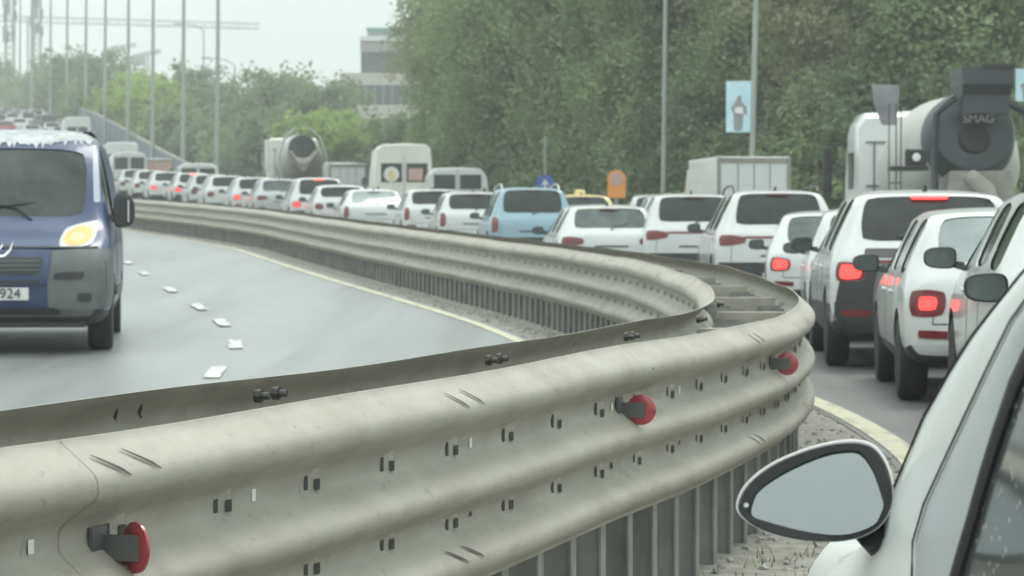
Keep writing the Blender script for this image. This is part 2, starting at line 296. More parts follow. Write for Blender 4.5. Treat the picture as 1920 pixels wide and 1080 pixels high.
# arc-length table so that sections are 4 m long
YS = np.arange(-3, 160, .05); L = np.concatenate([[0], np.cumsum(np.hypot(np.diff([Cx(y) for y in YS]), np.diff(YS)))])
y_at = lambda s: float(np.interp(s, L, YS)); s_at = lambda y: float(np.interp(y, YS, L))
S1 = s_at(5.05)          # arc length at the first reflector
sec0 = S1 % 4.0
for side in (1, -1):
    s = sec0 - 4.0 + (0 if side > 0 else 1.2)
    while s < L[-1] - 4:
        y0, y1 = y_at(max(s, 0)), y_at(s + 4.06)
        if s + 4 > 0:
            mb = MB(); step = .25 if y1 < 45 else .4; n = max(2, int((y1 - y0) / step)); secs = []
            for i in range(n + 1):
                y = y0 + (y1 - y0) * i / n; bulge = .004 if i == 0 else 0
                wob = (.005 * math.sin(y * 1.1 + side) + .003 * math.sin(y * 2.7)) * (1 if y < 25 else .6)
                secs.append([railpt(y, side, d + .003 * (1 - i / n) + (0 if i else -.002), dz + wob) for d, dz in PR])
            mb.loft(secs, False, 0)
            if y0 < 60:   # slots, lips and splice bolt marks
                k = 0; q = s + .18
                while q < s + 4.0 and q < L[-1]:
                    yy = y_at(max(q, 0)); ya = y_at(max(q, 0) + .022); yc = y_at(max(q, 0) + .066)
                    for row, dz in ((0, .19), (1, .385)):
                        mb.add([railpt(yy, side, .004, dz - .029), railpt(ya, side, .004, dz - .029), railpt(ya, side, .004, dz + .034), railpt(yy, side, .004, dz + .034)], [(0, 1, 2, 3)], 1)
                        mb.add([railpt(ya, side, .003, dz - .030), railpt(yc, side, .014, dz - .030), railpt(yc, side, .014, dz + .032), railpt(ya, side, .003, dz + .032)], [(0, 1, 2, 3)], 0)
                        mb.add([railpt(y_at(max(q, 0) + .045), side, .0125, dz - .004), railpt(yc, side, .0165, dz - .004), railpt(yc, side, .0165, dz + .022), railpt(y_at(max(q, 0) + .045), side, .0125, dz + .022)], [(0, 1, 2, 3)], 1)
                    if k % 3 == 1:
                        yd = y_at(max(q, 0) + .20); ye = y_at(max(q, 0) + .222)
                        mb.add([railpt(yd, side, .004, .178), railpt(ye, side, .004, .178), railpt(ye, side, .004, .205), railpt(yd, side, .004, .205)], [(0, 1, 2, 3)], 2)
                        mb.add([railpt(yd, side, .004, .372), railpt(ye, side, .004, .372), railpt(ye, side, .004, .392), railpt(yd, side, .004, .392)], [(0, 1, 2, 3)], 1)
                    q += .50; k += 1
                for q in (s, s + 2.0):     # diagonal pressed marks at the posts
                    for a, za, zb_ in ((.04, .034, .078), (.17, .032, .076), (.05, .155, .128), (.17, .155, .128), (.04, .446, .484), (.17, .446, .484)):
                        zs = [d_[1] for d_ in PR]; dd = [d_[0] for d_ in PR]; top = []; bot = []
                        for k in range(5):
                            t = k / 4; yy = y_at(max(0, q + a + .09 * t)); z = za + (zb_ - za) * t; th = .0045 * math.sin(math.pi * (.12 + .76 * t))
                            for lst, zz in ((top, z - th), (bot, z + th)): lst.append(railpt(yy, side, float(np.interp(zz, zs, dd)) + .0045, zz))
                        mb.loft([top, bot], False, 1)
            mm = [M['rail'], M['slot'], M['slotw']]
            o = mb.build('beam', mm, rail, smooth=60)
            o.data.materials[0] = M['rail']
        s += 4.0
# posts (I-sections), spacers and bolts
s = .1; posts = []
while s < L[-1]: posts.append(s); s += .36
def post_mb(mb, s):
    y = y_at(s); p = offp(y, 0); t = tangent(y); rz = math.atan2(-t.x, t.y); g = min(zA(y), zB(y)); top = ztop(y, 1) - .13; h = top - g + .05; c = (p.x, p.y, g + h / 2 - .05)
    tt = Vector((t.y, -t.x, 0))
    for sg in (-1, 1):
        cc = Vector(c) + tt * sg * .155; mb.box(cc, (.13, .008, h), rz)
        mb.box(cc + tt * .065, (.007, .06, h), rz); mb.box(cc - tt * .065, (.007, .06, h), rz)
npart = 0; far = MB()
for s in posts:
    y = y_at(s)
    if y < 4.2 or npart >= 98: post_mb(far, s)
    else: mb = MB(); post_mb(mb, s); mb.build('post', M['post'], rail); npart += 1
tag(far.build('post', M['post'], rail), kind='stuff')
k = 0
for q in np.arange(sec0, L[-1] - 1, 2.0):
    y = y_at(q); 
    if y < 3 or y > 48: continue
    p = offp(y, 0); t = tangent(y); rz = math.atan2(-t.x, t.y); mb = MB()
    mb.box((p.x, p.y, ztop(y, 1) - .19), (.43, .10, .20), rz)
    mb.build('spacer', M['rail'], rail)
    if y > 24: continue
    for a in (-.06, .06):
        for dz in (.045, .145, .245):
            c = offp(y, -.215) + t * a; c.z = ztop(y, 1) - dz
            MB().lathe([(0, .018), (.018, .018), (.018, .010), (.04, .010)], c, 'x', 8, m=Matrix.Rotation(rz, 3, 'Z')).build('bolt', M['bolt'], rail)
# red round reflectors on brackets
for i, q in enumerate([S1 + .17, S1 + 4.0, S1 + 7.05] + list(np.arange(S1 + 11.05, S1 + 61, 4.0))):
    y = y_at(q); t = tangent(y); rz = math.atan2(-t.x, t.y)
    if y > 52: break
    p = offp(y, .225 + .075); z = ztop(y, 1) - (.205 if i else .222); m3 = Matrix.Rotation(rz + R(90), 3, 'Z')
    fr = MB(); c = Vector((p.x, p.y, z))
    b0 = Vector(offp(y, .235)); b0.z = z; c2 = c - t * .0
    fr.box((b0 + c) / 2 - t * .012, ((c - b0).length + .03, .006, .05), rz); fr.box(b0 - t * .03, (.008, .06, .085), rz); 
    br = fr.build('reflector_bracket', M['reflw'], rail)
    f = Vector((-t.x, -t.y, 0)) * .004 + Vector((0, 0, 0))
    rm = MB(); yaw = {0: R(52), 1: R(12)}.get(i, R(4)); m3 = Matrix.Rotation(R(-90) + yaw * -1 , 3, 'Z')
    rm.lathe([(-.004, .046), (-.003, .050), (.002, .050), (.004, .046), (.005, .03), (.0055, .012)], c, 'x', 32, m=m3)
    rm.build('reflector', M['refl'], br, smooth=25)

# ------------------------------------------------------------ vehicles
def ring(S):
    y, zt, zr, xr, zb, xb, w_, z0 = S; h = zb - z0
    half = [(0, z0), (.45 * w_, z0), (.72 * w_, z0), (.90 * w_, z0 + .015), (.985 * w_, z0 + .12 * h + .03), (w_, z0 + .45 * h), (.993 * w_, z0 + .80 * h), (xb, zb), (xr, zr), (.86 * xr, zr + .62 * (zt - zr)), (.48 * xr, zr + .93 * (zt - zr)), (0, zt)]
    return half
def body_mesh(key, ST, rear, wind, sides, clad=True, rearclad=2, frontclad=2, axles=(.85, 3.55), wr=.345, cap=.03, capf=.05, blank_sides=False):
    n = 12; bm = bmesh.new(); rows = []
    for S in ST:
        hf = ring(S); y = S[0]
        full = [bm.verts.new((x, y, z)) for x, z in hf] + [bm.verts.new((-x, y, z)) for x, z in hf[-2:0:-1]]
        rows.append(full)
    N = 2 * n - 2
    def region(i, j):
        jj = j if j < n - 1 else N - 1 - j      # mirrored segment index: segment between half[jj], half[jj+1]
        if jj <= 2: return 12
        if jj in (9, 10):
            if rear[0] <= i < rear[1]: return 1
            if wind[0] <= i < wind[1]: return 2
        if jj == 7:
            for k, (a, b) in enumerate(sides):
                if a <= i < b: return 3 + k
        if clad and jj == 3: return 12
        return 0
    for i in range(len(rows) - 1):
        for j in range(N):
            f = bm.faces.new((rows[i][j], rows[i][(j + 1) % N], rows[i + 1][(j + 1) % N], rows[i + 1][j])); f.material_index = region(i, j)
    for end, (rw, S, sg) in enumerate(((rows[0], ST[0], -1), (rows[-1], ST[-1], 1))):
        bul = cap if sg < 0 else capf
        cols = lambda lv: [rw[lv], None, None, None, None, None, rw[(N - lv) % N]]
        bottom = [rw[3], rw[2], rw[1], rw[0], rw[N - 1], rw[N - 2], rw[N - 3]]
        top = [rw[8], rw[9], rw[10], rw[11], rw[12], rw[13], rw[14]]
        grid = [bottom]
        for lv in (4, 5, 6, 7):
            a, b = rw[lv], rw[N - lv]; r = [a]
            for fx in (.86, .48, 0, -.48, -.86): r.append(bm.verts.new((a.co.x * fx, a.co.y + sg * bul * (1 - fx * fx), a.co.z)))
            r.append(b); grid.append(r)
        grid.append(top)
        cl = rearclad if sg < 0 else frontclad
        for i in range(5):
            for j in range(6):
                f = bm.faces.new((grid[i][j], grid[i][j + 1], grid[i + 1][j + 1], grid[i + 1][j])); f.material_index = (10 if sg < 0 else 11) if i < cl else 0
    bmesh.ops.recalc_face_normals(bm, faces=bm.faces)
    cl = bm.edges.layers.float.new('crease_edge')
    for e in bm.edges:
        ms = {f.material_index for f in e.link_faces}
        if len(ms) == 2 and any(1 <= m < 9 for m in ms): e[cl] = .45
    me = bpy.data.meshes.new(key)
    bm.to_mesh(me); bm.free()
    for _ in range(14): me.materials.append(None)
    o = bpy.data.objects.new(key, me); COL.objects.link(o)
    ss = o.modifiers.new('s', 'SUBSURF'); ss.levels = 2; ss.render_levels = 2
    W = max(S[6] for S in ST); cut = MB()
    for ay in axles:
        for sx in (-1, 1): cut.lathe([(-.17, wr + .055), (.4, wr + .055)], (sx * (W - .08) - (.2 if sx < 0 else 0) + (0 if sx > 0 else 0) - (.03), ay, wr + .0), 'x', 28)
    c = cut.build('cut', [None]); c.data.materials.clear()
    for _ in range(14): c.data.materials.append(None)
    for p in c.data.polygons: p.material_index = 12
    bo = o.modifiers.new('b', 'BOOLEAN'); bo.object = c; bo.operation = 'DIFFERENCE'; bo.solver = 'EXACT'
    try: bo.material_mode = 'INDEX'
    except Exception: pass
    dg = bpy.context.evaluated_depsgraph_get(); dg.update(); ev = o.evaluated_get(dg); em = ev.to_mesh()
    vs = [v.co.copy() for v in em.vertices]; nr = [v.normal.copy() for v in em.vertices]
    polys = [(tuple(p.vertices), p.material_index) for p in em.polygons]
    bvh = BVHTree.FromPolygons([tuple(v) for v in vs], [p[0] for p in polys])
    ev.to_mesh_clear()
    groups = {}
    for vsx, mi in polys:
        if 3 <= mi < 9: mi = mi * 10 + (0 if sum(vs[i].x for i in vsx) > 0 else 1)
        groups.setdefault(mi, []).append(vsx)
    parts = []
    for mi, fl in groups.items():
        used = sorted({i for f in fl for i in f}); mp = {a: b for b, a in enumerate(used)}
        glass = mi in (1, 2) or mi >= 30
        vv = [vs[i] - (nr[i] * .010 if glass else Vector()) for i in used]
        pm = bpy.data.meshes.new(key); pm.from_pydata([tuple(v) for v in vv], [], [tuple(mp[i] for i in f) for f in fl]); pm.shade_smooth()
        try: pm.set_sharp_from_angle(angle=R(50))
        except Exception: pass
        pm.materials.append(None)
        nm = {0: 'body', 1: 'rear_window', 2: 'windshield', 10: 'rear_bumper', 11: 'front_bumper', 12: 'underbody'}.get(mi, 'side_window')
        pm.name = nm; parts.append((nm, pm))
    bpy.data.objects.remove(o); bpy.data.objects.remove(c)
    return parts, bvh
def slotmat(o, m):
    o.material_slots[0].link = 'OBJECT'; o.material_slots[0].material = m
def patch(bvh, quad, way='rear', nu=10, nv=6, off=.006, rnd=.35, depth=.03):
    """a thin panel that follows the body: quad = 4 corners (x or y, z) seen from rear / front / left / right"""
    vs = []; q = [Vector(p) for p in quad]
    D = {'rear': Vector((0, 1, 0)), 'front': Vector((0, -1, 0)), 'left': Vector((1, 0, 0)), 'right': Vector((-1, 0, 0))}[way]
    miss = 0
    for j in range(nv + 1):
        for i in range(nu + 1):
            u, v = 2 * i / nu - 1, 2 * j / nv - 1
            uu, vv = u * math.sqrt(max(0, 1 - v * v / 2)), v * math.sqrt(max(0, 1 - u * u / 2))
            u, v = (u * (1 - rnd) + uu * rnd) * .5 + .5, (v * (1 - rnd) + vv * rnd) * .5 + .5
            p = (q[0] * (1 - u) + q[1] * u) * (1 - v) + (q[3] * (1 - u) + q[2] * u) * v
            if way in ('rear', 'front'): o = Vector((p.x, -3 if way == 'rear' else 20, p.y))
            else: o = Vector((-4 if way == 'left' else 4, p.x, p.y))
            h = bvh.ray_cast(o, D)
            if h[0] is None:
                h = bvh.find_nearest(Vector((p.x, .2 if way == 'rear' else 4, p.y)) if way in ('rear', 'front') else Vector(((-.9 if way == 'left' else .9), p.x, p.y)))
            vs.append(h[0] - D * off)
    mb = MB(); n = nu + 1; fs = [(j * n + i, j * n + i + 1, (j + 1) * n + i + 1, (j + 1) * n + i) for j in range(nv) for i in range(nu)]
    mb.add(vs, fs)
    bd = [i for i in range(n)] + [j * n + nu for j in range(1, nv + 1)] + [nv * n + i for i in range(nu - 1, -1, -1)] + [j * n for j in range(nv - 1, 0, -1)]
    mb.loft([[vs[i] for i in bd], [vs[i] + D * depth for i in bd]], True)
    return mb
WHEELS = {}
def wheel(root, x, y, r, side, wd=.21, rimm=None):
    key = (round(r, 3), side, wd)
    if key not in WHEELS:
        s = side; a = MB(); a.lathe([(-wd / 2, r * .62), (-wd / 2, r * .9), (-wd / 2 + .03, r * .985), (-wd * .2, r), (wd * .2, r), (wd / 2 - .03, r * .985), (wd / 2, r * .9), (wd / 2, r * .62)], (0, 0, 0), 'x', 32)
        b = MB(); e = s * wd / 2
        b.lathe([(e * .55, r * .64), (e * .97, r * .65), (e, r * .60), (e * .8, r * .56), (e * .55, r * .55)], (0, 0, 0), 'x', 28)
        for k in range(5):
            t = k * 2 * math.pi / 5; c = Vector((e * .84, math.cos(t) * r * .33, math.sin(t) * r * .33)); m = Matrix.Rotation(t, 3, 'X')
            vs = [c + m @ Vector(q) for q in ((-.015, -r * .30, -.02), (.015, -r * .30, -.02), (.015, r * .27, -.045), (-.015, r * .27, -.045), (-.015, -r * .30, .02), (.015, -r * .30, .02), (.015, r * .27, .045), (-.015, r * .27, .045))]
            b.add(vs, [(0, 1, 2, 3), (4, 5, 6, 7), (0, 1, 5, 4), (2, 3, 7, 6), (1, 2, 6, 5), (0, 3, 7, 4)])
        b.lathe([(e * .7, r * .12), (e * .95, r * .11), (e * .98, r * .03)], (0, 0, 0), 'x', 12)
        ao = a.build('wheel', M['rubber'], None, smooth=40); bo = b.build('rim', M['rim'], None, smooth=40)
        WHEELS[key] = (ao.data, bo.data); bpy.data.objects.remove(ao); bpy.data.objects.remove(bo)
    am, bm_ = WHEELS[key]
    o = bpy.data.objects.new('wheel', am); COL.objects.link(o); o.parent = root; o.location = (x, y, r)
    p = bpy.data.objects.new('rim', bm_); COL.objects.link(p); p.parent = o
    return o
def side_mirror(root, x, y, z, s, m, gl=None, wd=.22, ht=.145):
    """rounded housing with a mirror face looking back; s = -1 left, +1 right"""
    mb = MB(); secs = []
    def outl(k, yy, dz=0):
        pts = []
        for q in range(20):
            t = q * 2 * math.pi / 20; cx, cz = math.cos(t), math.sin(t)
            px_ = (abs(cx) ** .6) * (1 if cx > 0 else -1) * wd / 2 * k; pz = (abs(cz) ** .65) * (1 if cz > 0 else -1) * ht / 2 * k * (1.0 - .15 * cx * s)
            pts.append((x + s * wd * .62 + px_, y + yy, z + pz + dz))
        return pts
    for k, yy in ((.93, -.005), (1.0, 0), (1.0, .03), (.93, .075), (.7, .115), (.3, .135)): secs.append(outl(k, yy))
    mb.loft(secs, True, 0, True)
    mb.loft([[(x - s * .03, y - .0 + a, z + b) for a, b in ((0, -.09), (.09, -.09), (.07, -.03), (.02, -.03))], [(x + s * wd * .3, y + a, z + b) for a, b in ((.02, -.06), (.08, -.06), (.07, -.02), (.03, -.02))]], True, 0, True)
    h = mb.build('mirror', m, root, smooth=35)
    g = MB(); a = outl(.86, -.009); g.add(a, [tuple(range(len(a)))]); g.build('mirror_glass', gl or M['glass2'], h)
    return h
def st_suv(L=4.5, H=1.66, W=.92, belt=1.0, rake=0.0, z0=.30, hoodz=1.0, xr=.66):
    b = belt; f = L / 4.5
    return [(.03, b - .02, b - .06, W * .86, b - .14, W * .93, W * .975, z0 + .06), (.07, b + .02, b, W * .85, b - .08, W * .95, W, z0 + .02), (.12 + rake * .2, b + .10, b + .07, W * .83, b - .02, W * .965, W, z0),
            (.26 + rake * .7, H - .22, H - .24, xr * 1.10, b, W * .97, W, z0), (.34 + rake, H - .065, H - .10, xr * 1.04, b, W * .97, W, z0), (.52 + rake, H - .03, H - .075, xr, b, W * .97, W, z0),
            (1.15 * f, H, H - .06, xr, b - .005, W * .97, W, z0 - .04), (1.27 * f, H + .002, H - .058, xr, b - .005, W * .97, W, z0 - .04),
            (2.10 * f, H, H - .06, xr, b - .02, W * .97, W, z0 - .06), (2.20 * f, H - .002, H - .062, xr, b - .02, W * .97, W, z0 - .06),
            (2.72 * f, H - .05, H - .10, xr * .98, b - .035, W * .97, W, z0 - .04), (3.10 * f, H - .24, H - .28, xr * 1.06, b - .045, W * .965, W, z0 - .04), (3.42 * f, b + .06, b + .02, xr * 1.14, b - .05, W * .96, W, z0), (3.56 * f, b + .015, b - .01, W * .82, b - .07, W * .95, W, z0),
            (4.08 * f, b - .06, b - .09, W * .80, b - .16, W * .93, W * .99, z0), (4.32 * f, b - .15, b - .20, W * .74, b - .30, W * .90, W * .95, z0), (L - .04, b - .30, b - .34, W * .66, b - .42, W * .80, W * .86, z0 + .02)]
def st_sedan(L=4.65, H=1.44, W=.90, belt=.94, z0=.26, xr=.58):
    b = belt; f = L / 4.65
    return [(.02, b - .02, b - .05, W * .80, b - .12, W * .90, W * .96, z0 + .08), (.07, b + .03, b + .0, W * .82, b - .06, W * .93, W * .99, z0 + .02), (.30, b + .04, b + .02, W * .82, b - .03, W * .95, W, z0),
            (.58, b + .055, b + .03, W * .80, b - .015, W * .955, W, z0), (.98, b + .28, b + .25, xr * 1.16, b, W * .96, W, z0), (1.28, H - .09, H - .13, xr * 1.04, b, W * .96, W, z0), (1.48, H - .03, H - .07, xr, b, W * .96, W, z0 - .03),
            (1.62, H - .012, H - .055, xr, b, W * .96, W, z0 - .04), (2.25 * f, H, H - .05, xr, b - .01, W * .96, W, z0 - .04), (2.36 * f, H, H - .05, xr, b - .01, W * .96, W, z0 - .04),
            (2.85 * f, H - .05, H - .09, xr, b - .025, W * .96, W, z0 - .04), (3.20 * f, H - .22, H - .26, xr * 1.08, b - .035, W * .955, W, z0), (3.55 * f, b + .05, b + .01, xr * 1.22, b - .05, W * .95, W, z0), (3.68 * f, b + .0, b - .02, W * .80, b - .07, W * .94, W, z0),
            (4.2 * f, b - .08, b - .11, W * .78, b - .18, W * .92, W * .98, z0), (4.48 * f, b - .17, b - .22, W * .72, b - .30, W * .88, W * .94, z0), (L - .04, b - .32, b - .36, W * .64, b - .42, W * .78, W * .85, z0 + .02)]
BODY = {}
def get_body(kind, **kw):
    key = kind + str(sorted(kw.items()))
    if key not in BODY:
        if kind == 'sedan':
            L_ = kw.get('L', 4.65); f = L_ / 4.65
            BODY[key] = body_mesh('sedan', st_sedan(**kw), (4, 6), (10, 12), [(5, 7), (8, 9) if 0 else (7, 8), (9, 11)], rearclad=1, frontclad=1, axles=(.95, 3.72 * f), wr=.325) + (L_, kw.get('H', 1.44), kw.get('W', .90), kw.get('belt', .94), (.95, 3.72 * f), .325)
        else:
            L_ = kw.get('L', 4.5); f = L_ / 4.5
            BODY[key] = body_mesh('suv', st_suv(**kw), (2, 4), (10, 12), [(4, 6), (7, 8), (9, 11)], rearclad=2 if kind == 'suv' else 1, frontclad=1, axles=(.82 * f, 3.55 * f), wr=.355 if kind == 'suv' else .325) + (L_, kw.get('H', 1.66), kw.get('W', .92), kw.get('belt', 1.0), (.82 * f, 3.55 * f), .355 if kind == 'suv' else .325)
    return BODY[key]
def text_part(name, body, size, mtx, m, parent, ext=.002):
    cu = bpy.data.curves.new(name, 'FONT'); cu.body = body; cu.size = size; cu.extrude = ext; cu.align_x = 'CENTER'; cu.align_y = 'CENTER'
    o = bpy.data.objects.new(name, cu); COL.objects.link(o); dg = bpy.context.evaluated_depsgraph_get(); dg.update()
    me = bpy.data.meshes.new_from_object(o.evaluated_get(dg)); bpy.data.objects.remove(o)
    me.transform(mtx); me.materials.clear(); me.materials.append(m); r = bpy.data.objects.new(name, me); COL.objects.link(r); r.parent = parent; return r
FACE_BACK = Matrix.Rotation(R(90), 4, 'X')          # text that faces -Y, reads left to right from behind
NEARPLATE = dict()
def car(label, kind, x, y, heading, paint='white', z=None, name=None, cat='car', tail='blade', lit=0, high=0, bar=0, glass='glass', rglass=None, mirrorm='plastic', rails=False, group='cars queueing on the right carriageway', bumper='plastic', fin=True, plate='low', platey=None, detail=True, reflectors=True, tailgate=None, **kw):
    parts, bvh, L_, H, W, B, axles, wr = get_body(kind, **kw)
    root = empty(name or {'suv': 'suv', 'hatch': 'hatchback', 'sedan': 'sedan_car'}[kind], (x, y, zA(y) if z is None else z), -R(heading))
    tag(root, label, cat, group)
    pm = M[paint]
    for nm, me in parts:
        o = bpy.data.objects.new(nm, me); COL.objects.link(o); o.parent = root
        m = pm if nm == 'body' else M[rglass or glass] if nm == 'rear_window' else M[glass] if 'window' in nm or nm == 'windshield' else (M[bumper] if 'bumper' in nm else M['plastic'])
        slotmat(o, m)
    for ay in axles:
        for s in (-1, 1): wheel(root, s * (W - .115), ay, wr, s)
    tl = B - .10
    z_low = .42; sed = kind == 'sedan'
    def pt(nm, quad, m, way='rear', **k): return patch(bvh, quad, way, **k).build(nm, M[m] if isinstance(m, str) else m, root, smooth=45)
    for s in (-1, 1):
        if tail == 'blade': q = [(s * W * .95, tl - .13), (s * W * .52, tl - .08), (s * W * .52, tl + .03), (s * W * .93, tl + .07)]
        elif tail == 'round': q = [(s * W * .95, tl - .21), (s * W * .66, tl - .20), (s * W * .64, tl - .01), (s * W * .95, tl + .0)]
        elif tail == 'tall': q = [(s * W * .97, tl - .22), (s * W * .80, tl - .20), (s * W * .80, tl + .12), (s * W * .95, tl + .12)]
        else: q = [(s * W * .95, tl - .17), (s * W * .66, tl - .16), (s * W * .64, tl - .01), (s * W * .93, tl + .03)]
        lamp = pt('taillight', q, 'lamp', rnd=.5)
        if lit:
            c = (Vector(q[0]) + Vector(q[1]) + Vector(q[2]) + Vector(q[3])) / 4; k = .72 if lit > 1 else .5
            q2 = [tuple(c + (Vector(p) - c) * k) for p in q]
            o = patch(bvh, q2, 'rear', 8, 5, .014, .5).build('lit_lamp', M['lit'], lamp, smooth=45)
    if bar: pt('light_bar', [(-W * .55, tl + .0), (W * .55, tl + .0), (W * .55, tl + .035), (-W * .55, tl + .035)], 'lamp', nu=14, nv=2, off=.012, rnd=.1)
    zh = H - .10 if not sed else H - .16
    pt('high_brake_lamp', [(-.17, zh), (.17, zh), (.17, zh + .035), (-.17, zh + .035)], 'lit' if high else 'darklens', nu=10, nv=2, off=.03, rnd=.2)
    if tailgate == 'darkgrey':
        pt('bumper_cladding', [(-W * .99, .27), (W * .99, .27), (W * .90, .93), (-W * .90, .93)], 'plastic', nu=24, nv=10, off=.006, rnd=.12)
        for way in ('left', 'right'): pt('side_cladding', [(.05, .28), (L_ - .2, .30), (L_ - .2, .56), (.05, .62)], 'plastic', way, nu=24, nv=6, off=.008, rnd=.05)
        pt('badge_strip', [(-.30, .775), (.30, .775), (.30, .80), (-.30, .80)], 'chrome', nu=8, nv=1, off=.022, rnd=0)
        pt('window_tint', [(-W * .66, tl + .05), (W * .66, tl + .05), (W * .66, tl + .14), (-W * .66, tl + .14)], 'black', nu=14, nv=3, off=.004, rnd=.1)
    if tailgate: pt('tailgate_panel', [(-W * .60, .62), (W * .60, .62), (W * .52, tl - .0), (-W * .52, tl - .0)], tailgate, nu=14, nv=8, off=.014, rnd=.15)
    pz = platey or (.42 if plate == 'low' else .72)
    pl = pt('number_plate', [(-.26, pz - .056), (.26, pz - .056), (.26, pz + .056), (-.26, pz + .056)], 'plate', nu=8, nv=3, off=.012, rnd=.03)
    if detail:
        if not sed:
            pt('tailgate_handle', [(-.30, pz + (.30 if plate == 'low' else .085)), (.30, pz + (.30 if plate == 'low' else .085)), (.30, pz + (.33 if plate == 'low' else .115)), (-.30, pz + (.33 if plate == 'low' else .115))], 'plastic', nu=8, nv=2, off=.010, rnd=.1)
            h = bvh.ray_cast(Vector((0, -3, B + .10)), Vector((0, 1, 0)))[0]; h2 = bvh.ray_cast(Vector((.34, -3, B + .20)), Vector((0, 1, 0)))[0]
            if h and h2: MB().tube([h + Vector((0, -.03, -.03)), h + Vector((.05, -.03, .03)), h2 + Vector((0, -.012, 0))], [.016, .010, .006], 6).build('rear_wiper', M['seal'], root)
        for sx in (-1, 1):     # tailgate shut lines
            if not sed: patch(bvh, [(sx * W * .76 - .004, .60), (sx * W * .76 + .004, .60), (sx * W * .74 + .004, tl - .10), (sx * W * .74 - .004, tl - .10)], 'rear', 1, 8, .002, 0).build('shut_line', M['seal'], root)
        pt('shut_line', [(-W * .76, .597), (W * .76, .597), (W * .76, .606), (-W * .76, .606)], 'seal', nu=16, nv=1, off=.0025, rnd=0)
        if reflectors:
            for s in (-1, 1): pt('bumper_reflector', [(s * W * .88, .50), (s * W * .60, .49), (s * W * .60, .55), (s * W * .88, .56)], 'lamp', nu=6, nv=2, off=.008, rnd=.2)
        for way, s in (('left', -1), ('right', 1)):
            for yy in (L_ * .33, L_ * .54): pt('door_handle', [(yy, B - .16), (yy + .18, B - .16), (yy + .18, B - .125), (yy, B - .13)], pm, way, nu=4, nv=2, off=.025, rnd=.4)
            for yy in (L_ * .30, L_ * .49, L_ * .74): pt('shut_line', [(yy, .40), (yy + .008, .40), (yy + .008, B - .05), (yy, B - .05)], 'seal', way, nu=1, nv=8, off=.002, rnd=0)
            pt('rocker_trim', [(1.25, .30), (L_ * .70, .30), (L_ * .70, .42), (1.25, .40)], 'plastic', way, nu=8, nv=2, off=.006, rnd=.1)
    for s in (-1, 1):
        side_mirror(root, s * (W * .97), L_ * .665 if not sed else L_ * .685, B + .06, s, M[mirrorm])
        q = [(s * W * .84, .70), (s * W * .52, .66), (s * W * .50, .75), (s * W * .82, .80)]; pt('headlight', q, 'head', 'front', rnd=.4)
    pt('grille', [(-.36, .55), (.36, .55), (.42, .70), (-.42, .70)], 'plastic', 'front', nu=8, nv=3, rnd=.2)
    if rails:
        for s in (-1, 1):
            xs = s * (W * .66); MB().tube([(xs, .62, H - .05), (xs, .80, H + .045), (xs, 1.6, H + .055), (xs, 2.5, H + .02), (xs, 2.7, H - .06)], .018, 6).build('roof_rail', M['plastic'] if rails == 1 else M['chrome'], root, smooth=1)
    if fin: MB().loft([[(-.02, .70, H - .02), (.02, .70, H - .02), (.02, .92, H - .02), (-.02, .92, H - .02)], [(-.006, .70, H + .045), (.006, .70, H + .045), (.006, .80, H + .03), (-.006, .80, H + .03)]], True, 0, True).build('roof_antenna', M['seal'] if paint != 'black' else M['plastic'], root)
    MB().tube([(W * .5, .02, .27), (W * .5, .3, .28)], .03, 8).build('exhaust_pipe', M['rim'], root)
    return root
def carpx(label, kind, cxpx, Z, heading, **k):      # rear centre seen at pixel column cxpx
    return car(label, kind, (cxpx - 960) / F * Z, Z, heading, **k)

#  the near queue
r = car('white crossover mostly cut by the right edge, only its black wing mirror and flank showing', 'hatch', 3.05, 10.4, 6, L=4.1, H=1.50, W=.88, belt=.95)
r = car('tall white car with unlit angular tail lamp at the right edge, behind the rounded hatchback', 'suv', 3.62, 14.9, 5, L=4.3, H=1.56, W=.90, belt=1.05, tail='square')
w2 = car('rounded white hatchback with one bright red tail lamp and low bumper reflector', 'hatch', 3.72, 19.5, 4, L=3.95, H=1.47, W=.89, belt=.96, tail='round', lit=1, bumper='pearl', glass='glass', rglass='glass3', z_off=0) if False else car('rounded white hatchback with one bright red tail lamp and low bumper reflector', 'hatch', 3.76, 19.5, 4, L=3.95, H=1.47, W=.89, belt=.96, tail='round', lit=1, bumper='pearl', rglass='glass3')
s3 = car('large white suv with black lower tail, red light bar and lit high brake lamp', 'suv', 3.83, 24.3, 3.5, L=4.6, H=1.67, W=.93, belt=1.08, tail='square', lit=2, high=1, bar=1, paint='white', tailgate='darkgrey', platey=.92)
pp_ = None
car('white car squeezed between the sedan with square red lamp and the large black tailed suv', 'hatch', 4.15, 29.6, 5, L=4.2, H=1.52, W=.88, belt=.98)
car('white sedan with one square bright red lamp beside the bend of the guardrail', 'hatch', 4.16, 34.2, 5, L=4.7, H=1.47, W=.90, belt=.95, rake=.2, tail='square', lit=2, rglass='glass2', name='sedan_car')
carpx('wide white suv with large black rear window right in front of the box truck', 'suv', 1462, 40.5, 0, L=4.8, H=1.76, W=.98, belt=1.10, tail='blade', rails=1, bar=1)
carpx('white suv with dark red tail lamps directly left of the wide white suv', 'suv', 1305, 46.5, -3, L=4.6, H=1.68, W=.93, belt=1.06, tail='blade', bar=1)
carpx('white sedan with broad grey rear window and wide dark red tail lamps', 'hatch', 1147, 46.5, -4, L=4.8, H=1.48, W=.93, belt=.95, rake=.16, tail='blade', rglass='glass2', name='sedan_car')
carpx('pale blue suv with silver roof rails and large dark rear window', 'suv', 1000, 57, -5, L=4.5, H=1.70, W=.93, belt=1.02, paint='blue_pale', rails=2, tail='tall')
